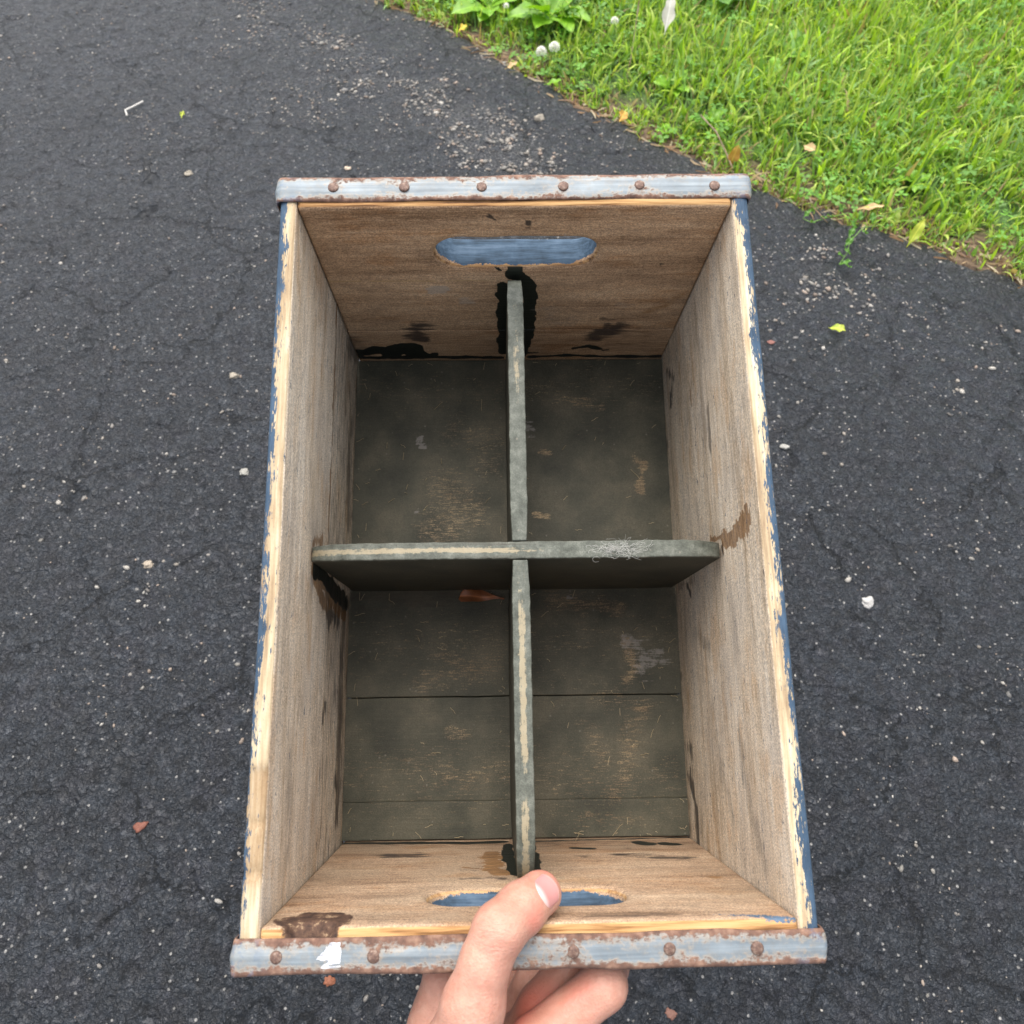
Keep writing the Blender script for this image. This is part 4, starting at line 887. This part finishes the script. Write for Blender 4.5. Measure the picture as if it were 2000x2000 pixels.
V, F = flatpiece(rag(ss_), .00185); o = mesh_obj('paper_scrap', place(V), F, WP, crate, smooth=False, attrs={'pc2': ('FLOAT_VECTOR', V * [1, 2.2, 1])}); o['label'] = 'torn scrap of white paper stuck to the near band'
# things lying in the crate: placed in crate coordinates, then parentless in world space
def world_from_crate(P):
    Q = ffd(np.asarray(P, float)) - np.array([0, L / 2, 0]); MM = np.array(M)
    return Q @ MM[:3, :3].T + MM[:3, 3]
OAK = leaf_mat('brown_dead_leaf', (.17, .055, .018), (.33, .12, .045), .45, .05)
nu, nv = 18, 9; V = []
for i in range(nu):
    t = i / (nu - 1)
    w = .0052 * (min(1, (t + .02) / .10) ** .5) * (1 - sstep(.35, .92, t) * .88)
    for j in range(nv):
        s = (j / (nv - 1) - .5) * 2
        V.append((-.0415 + .034 * t + .001 * s * (t < .1), .1951 + s * w * (1.05 if s > 0 else .95) + .0012 * math.sin(t * 4) - t * .0015, -D + .0035 + .0022 * abs(s) ** 1.5 * math.sin(t * 6 + 1 + s) * (1 - t) + .0012 * math.sin(t * 9)))
F = [(i * nv + j, (i + 1) * nv + j, (i + 1) * nv + j + 1, i * nv + j + 1) for i in range(nu - 1) for j in range(nv - 1)]
lw = world_from_crate(V); c0 = lw.mean(0)
o = mesh_obj('dead_leaf', lw - c0, np.array(F), OAK); o.location = c0; tag(o, 'curled rust brown dead leaf on the crate floor against the cross divider', 'leaf')
# dust threads
b = NB('cobweb_fibre'); WEB = b.done((.48, .48, .45), .9)
def threads(paths, r, name, mat, label, cat, kind=None):
    Vs, Fs, off = [], [], 0
    for p in paths:
        V, F = tube(p, r, 4); Vs.append(V); Fs.append(F + off); off += len(V)
    V = world_from_crate(np.concatenate(Vs)); c0 = V.mean(0); o = mesh_obj(name, V - c0, np.concatenate(Fs), mat); o.location = c0
    return tag(o, label, cat, kind=kind)
rr = np.random.default_rng(12); paths = []
for k in range(95):
    c = np.array([rr.normal(.060, .0068), .2052 + rr.normal(0, .0016), -.0600]); d = rr.uniform(0, 6.28); p = [c]
    for i in range(9):
        d += rr.normal(0, .75); p.append(p[-1] + np.array([math.cos(d) * .0011, math.sin(d) * .0007, rr.normal(.0001, .0002)]))
    p = np.array(p); p[:, 2] = np.clip(p[:, 2], -.0610, -.0570); paths.append(p)
a_ = np.linspace(0, 5.4, 12); paths.append(np.stack([.0455 + .0022 * np.cos(a_), .1988 + .0016 * np.sin(a_), -.0606 - .0008 * a_ / 5], 1))
threads(paths, .00005, 'cobweb', WEB, 'tuft of white cobweb fluff stuck on the cross divider', 'cobweb')
b = NB('straw'); STR = b.done((.42, .33, .19), .6)
rr = np.random.default_rng(5); paths = []
for k in range(190):
    x_ = rr.uniform(-.12, .12); y_ = rr.uniform(.024, .388)
    if rr.random() < .4:
        if rr.random() < .5: x_ = rr.choice([-.122, .121, -.008, .0095]) + rr.normal(0, .0015)
        else: y_ = rr.choice([.388, .1975, .2135, .0225]) + rr.normal(0, .0015)
    if -.008 < x_ < .009 or .197 < y_ < .2135: continue
    d = rr.uniform(0, 3.14); l = rr.uniform(.0008, .0034) * (1 if rr.random() < .9 else 1.8)
    p = [np.array([x_ + math.cos(d) * l * t, y_ + math.sin(d) * l * t + .0004 * math.sin(t * 3 + d), -D + .0006 + .0004 * abs(t)]) for t in (-1, -.3, .4, 1)]
    paths.append(np.array(p))
threads(paths, .00016, 'straw_bits', STR, 'tiny bits of straw and splinters scattered on the crate floor', 'straw', kind='stuff')
paths = [np.array([(.041, .0235, -.2065), (.0475, .0225, -.203)]), np.array([(.0445, .023, -.2045), (.042, .0205, -.1975)]), np.array([(.042, .0205, -.1975), (.0405, .0197, -.195)])]
threads(paths, .00022, 'straw_stem', STR, 'small forked straw stem against the near end of the crate floor', 'straw')

# ------------------------------------------------------------------ the hand
def skin_mat():
    b = NB('skin'); P = b.coord('Object'); m = b.attr('red', 'Fac')
    n = b.noise(P, 70, 4); f = b.noise(P, 900, 3); cr = b.noise(b.mapv(P, (1, 1, 1)), 260, 3, .6)
    c = b.ramp(b.math('ADD', b.math('MULTIPLY', n, .6), b.math('MULTIPLY', cr, .4)), [(.35, (.45, .21, .15)), (.65, (.56, .31, .23))])
    c = b.mix(b.ss(b.math('ADD', m, b.math('MULTIPLY', b.math('SUBTRACT', n, .5), .6)), .15, 1.0), c, (.56, .175, .125))
    h = b.math('ADD', b.math('MULTIPLY', f, .35), b.math('ADD', b.math('MULTIPLY', cr, .5), b.math('MULTIPLY', b.attr('crease', 'Fac'), -5)))
    b.b.inputs['Subsurface Weight'].default_value = .22; b.b.inputs['Subsurface Radius'].default_value = (.008, .003, .0015); b.b.inputs['Subsurface Scale'].default_value = .5
    wr = b.noise(b.mapv(P, (260, 1100, 500), rot=(0, 0, math.radians(-45))), 1, 3, .6)
    h = b.math('ADD', h, b.math('ADD', b.math('MULTIPLY', b.voro(P, 800), .5), b.math('MULTIPLY', b.math('MULTIPLY', wr, b.attr('knuckle', 'Fac')), 2.6)))
    return b.done(c, .46, b.bump(h, .6, .0006), Specular_IOR_Level=.4)

MMR = lambda *p: np.array(p, float) / 1000
def cone(P, a_, b_, ra, rb):
    ab = b_ - a_; t = np.clip(((P - a_) @ ab) / (ab @ ab), 0, 1); return np.linalg.norm(P - a_ - t[:, None] * ab, axis=1) - (ra + (rb - ra) * t)
def smin(a_, b_, k):
    h = np.clip(.5 + .5 * (b_ - a_) / k, 0, 1); return b_ + (a_ - b_) * h - k * h * (1 - h)
def chain(P, js, k=.004):
    d = None
    for (p, r_), (q, r2) in zip(js[:-1], js[1:]):
        c = cone(P, MMR(*p), MMR(*q), r_ / 1000, r2 / 1000); d = c if d is None else smin(d, c, k)
    return d
THUMB = [((-36, -62, -18), 20), ((-33, -36, -4), 17.5), ((-26.3, -11, 8.8), 13.6), ((-21, 7.5, 13.2), 10.9), ((-14.8, 20.5, 14.2), 11.4), ((-4.2, 26.2, 3.2), 11.0), ((5.0, 29.6, -8.8), 10.5)]
FINGERS = [
    [((-6, -68, -40), 13), ((1, -39, -22), 12), ((35, -14.5, -21), 11.2), ((41, -12.2, -42), 9.8), ((36, -10.6, -60), 8.6)],
    [((-12, -64, -58), 13), ((6, -32, -47), 11.2), ((21, -14.5, -46), 10.8), ((27, -12, -66), 9.6), ((22, -10.4, -84), 8.6)],
    [((-15, -64, -76), 12.5), ((3, -32, -70), 11), ((14, -14.5, -72), 10.5), ((20, -12, -92), 9.4), ((16, -10.2, -108), 8.3)],
    [((-20, -64, -92), 11), ((-4, -34, -92), 9.5), ((4, -13.5, -94), 9.2), ((9, -11, -110), 8.2), ((7, -9.2, -123), 7.4)]]
def hand_sdf(P):
    fg = None
    for js in FINGERS:
        c = chain(P, js, .003); fg = c if fg is None else smin(fg, c, .0018)
    palm = chain(P, [((-41, -17, -40), 12.5), ((-42, -42, -44), 17), ((-40, -75, -48), 21), ((-26, -115, -50), 25), ((-20, -150, -50), 26), ((-12, -230, -48), 33), ((-4, -300, -46), 37)], .012)
    p2 = chain(P, [((-12, -58, -62), 17), ((-30, -70, -60), 20), ((-28, -105, -56), 24)], .012)
    p3 = chain(P, [((-14, -66, -84), 14), ((-30, -95, -70), 20)], .01)
    body = smin(smin(palm, p2, .012), p3, .012)
    th = chain(P, THUMB, .0045)
    # flatter pad and a light waist either side of the thumb joint
    d = smin(body, fg, .006)
    d = smin(d, th, .010)
    # keep clear of the end plank and band
    q = np.stack([P[:, 1] - .0097, P[:, 2] + .105], 1); bx = np.maximum(np.abs(q[:, 0]) - .0099, np.abs(q[:, 1]) - .1069)
    d = np.maximum(d, -bx + .0)
    d = d + (fbm(P, 90, 3, 2) - .5) * .0007
    return d
V, F = surface_nets(hand_sdf, (-.075, -.27, -.135), (.058, .045, .035), .0016)
# light smoothing
E_ = np.concatenate([F[:, [0, 1]], F[:, [1, 2]], F[:, [2, 3]], F[:, [3, 0]]])
for it in range(3):
    S_ = np.zeros_like(V); c_ = np.zeros(len(V)); np.add.at(S_, E_[:, 0], V[E_[:, 1]]); np.add.at(c_, E_[:, 0], 1); V = V * .4 + S_ / c_[:, None] * .6
def gs(c, r): return np.exp(-(np.linalg.norm(V - MMR(*c), axis=1) / (r / 1000)) ** 2)
red = .95 * gs((6, 33, -12), 11) + .75 * gs((-1, 24, 12), 9) + .45 * gs((-18, 16, 24), 5) + .7 * gs((-18, -30, -20), 16) + .8 * gs((-5, -28, -30), 16) + .55 * gs((22, -14, -12), 15) + .5 * gs((8, -28, -36), 14) + .5 * gs((-40, -44, 6), 7) + .35 * gs((-24, -30, 8), 8)
def creased(pts, w): return np.exp(-(polyd3(V, pts) / (w / 1000)) ** 2)
def polyd3(p, pts):
    pts = np.array(pts, float) / 1000.; d = np.full(len(p), 9.)
    for a_, c_ in zip(pts[:-1], pts[1:]):
        ab = c_ - a_; t = np.clip(((p - a_) @ ab) / (ab @ ab), 0, 1); d = np.minimum(d, np.linalg.norm(p - a_ - t[:, None] * ab, axis=1))
    return d
crs = 1.0 * creased([(-36, -34, 12), (-26, -28, 9), (-18, -22, 4)], 1.0) + .8 * creased([(-38, -40, 12), (-26, -38, 8)], 1)
hw_ = world_from_crate(V); c0 = world_from_crate(np.array([[-.02, -.06, -.04]]))[0]
person = empty('person', c0, 'bare left hand gripping the near end of the crate, thumb hooked over the metal band', 'person')
hand = mesh_obj('hand', hw_ - c0, F, skin_mat(), person, attrs={'red': ('FLOAT', np.clip(red, 0, 1)), 'crease': ('FLOAT', np.clip(crs, 0, 1)), 'knuckle': ('FLOAT', np.clip(gs((-15, 24, 22), 9) * .8 + .10, 0, 1))})
# thumb nail: a thin curved plate laid on the skin
ax_ = MMR(5.0, 29.6, -8.8) - MMR(-4.2, 26.2, 3.2); ax_ /= np.linalg.norm(ax_)
view = np.array([-.014, .123, .394]) - MMR(5.0, 29.6, -8.8); view /= np.linalg.norm(view); ax_ = ax_ - view * (ax_ @ view) * .62; ax_ /= np.linalg.norm(ax_)
nrm = view - ax_ * (view @ ax_); nrm /= np.linalg.norm(nrm); side = np.cross(ax_, nrm); side /= np.linalg.norm(side)
sgn = 1 if side[0] > 0 else -1
nrm = nrm * math.cos(.10) + side * sgn * math.sin(.10); nrm /= np.linalg.norm(nrm); side = np.cross(ax_, nrm)
nu, nv = 20, 15; cN = MMR(5.0, 29.6, -8.8) - ax_ * .0008; G = []
for i in range(nu):
    u = i / (nu - 1)
    for j in range(nv):
        s = (j / (nv - 1) - .5) * 2
        yy = -1 + 2 * u; half = .0069 * (1 - max(0, -yy - .35) ** 2 * .9) * (1 - max(0, yy - .6) ** 2 * 1.4)
        G.append(cN + ax_ * (.0066 * yy + .0012 * (s * s) * (-1 if yy > 0 else .8) * abs(yy)) + side * (half * s) + nrm * .02)
G = np.array(G)
for it in range(60): G = G - nrm * hand_sdf(G)[:, None] * .7
s_all = np.tile(np.linspace(-1, 1, nv), nu); u_all = np.repeat(np.linspace(0, 1, nu), nv)
sm = G.reshape(nu, nv, 3).copy()
for it in range(4): sm[1:-1, 1:-1] = (sm[:-2, 1:-1] + sm[2:, 1:-1] + sm[1:-1, :-2] + sm[1:-1, 2:]) / 4
G = sm.reshape(-1, 3)
top = G + nrm * (.00055 * (1 - np.abs(s_all) ** 4) * np.clip(u_all * 6, 0, 1) - .0001)[:, None]; bot = G - nrm * .0006
F = [(i * nv + j, (i + 1) * nv + j, (i + 1) * nv + j + 1, i * nv + j + 1) for i in range(nu - 1) for j in range(nv - 1)]
n_ = nu * nv; F += [tuple(n_ + q for q in f[::-1]) for f in F]
ring = [j for j in range(nv)] + [i * nv + nv - 1 for i in range(1, nu)] + [(nu - 1) * nv + j for j in range(nv - 2, -1, -1)] + [i * nv for i in range(nu - 2, 0, -1)]
F += [(ring[k], ring[(k + 1) % len(ring)], n_ + ring[(k + 1) % len(ring)], n_ + ring[k]) for k in range(len(ring))]
b = NB('nail'); uu = b.attr('nu', 'Fac')
NC = b.ramp(uu, [(0, (.68, .44, .38)), (.14, (.74, .50, .46)), (.32, (.64, .27, .25)), (.90, (.62, .27, .25)), (1, (.66, .36, .31))])
NM = b.done(NC, .28, Subsurface_Weight=.1)
nw = world_from_crate(np.concatenate([top, bot]))
mesh_obj('thumbnail', nw - c0, [tuple(f) for f in F], NM, person, attrs={'nu': ('FLOAT', np.concatenate([u_all + .10 * s_all ** 2] * 2))})
print('objects', len(bpy.data.objects))
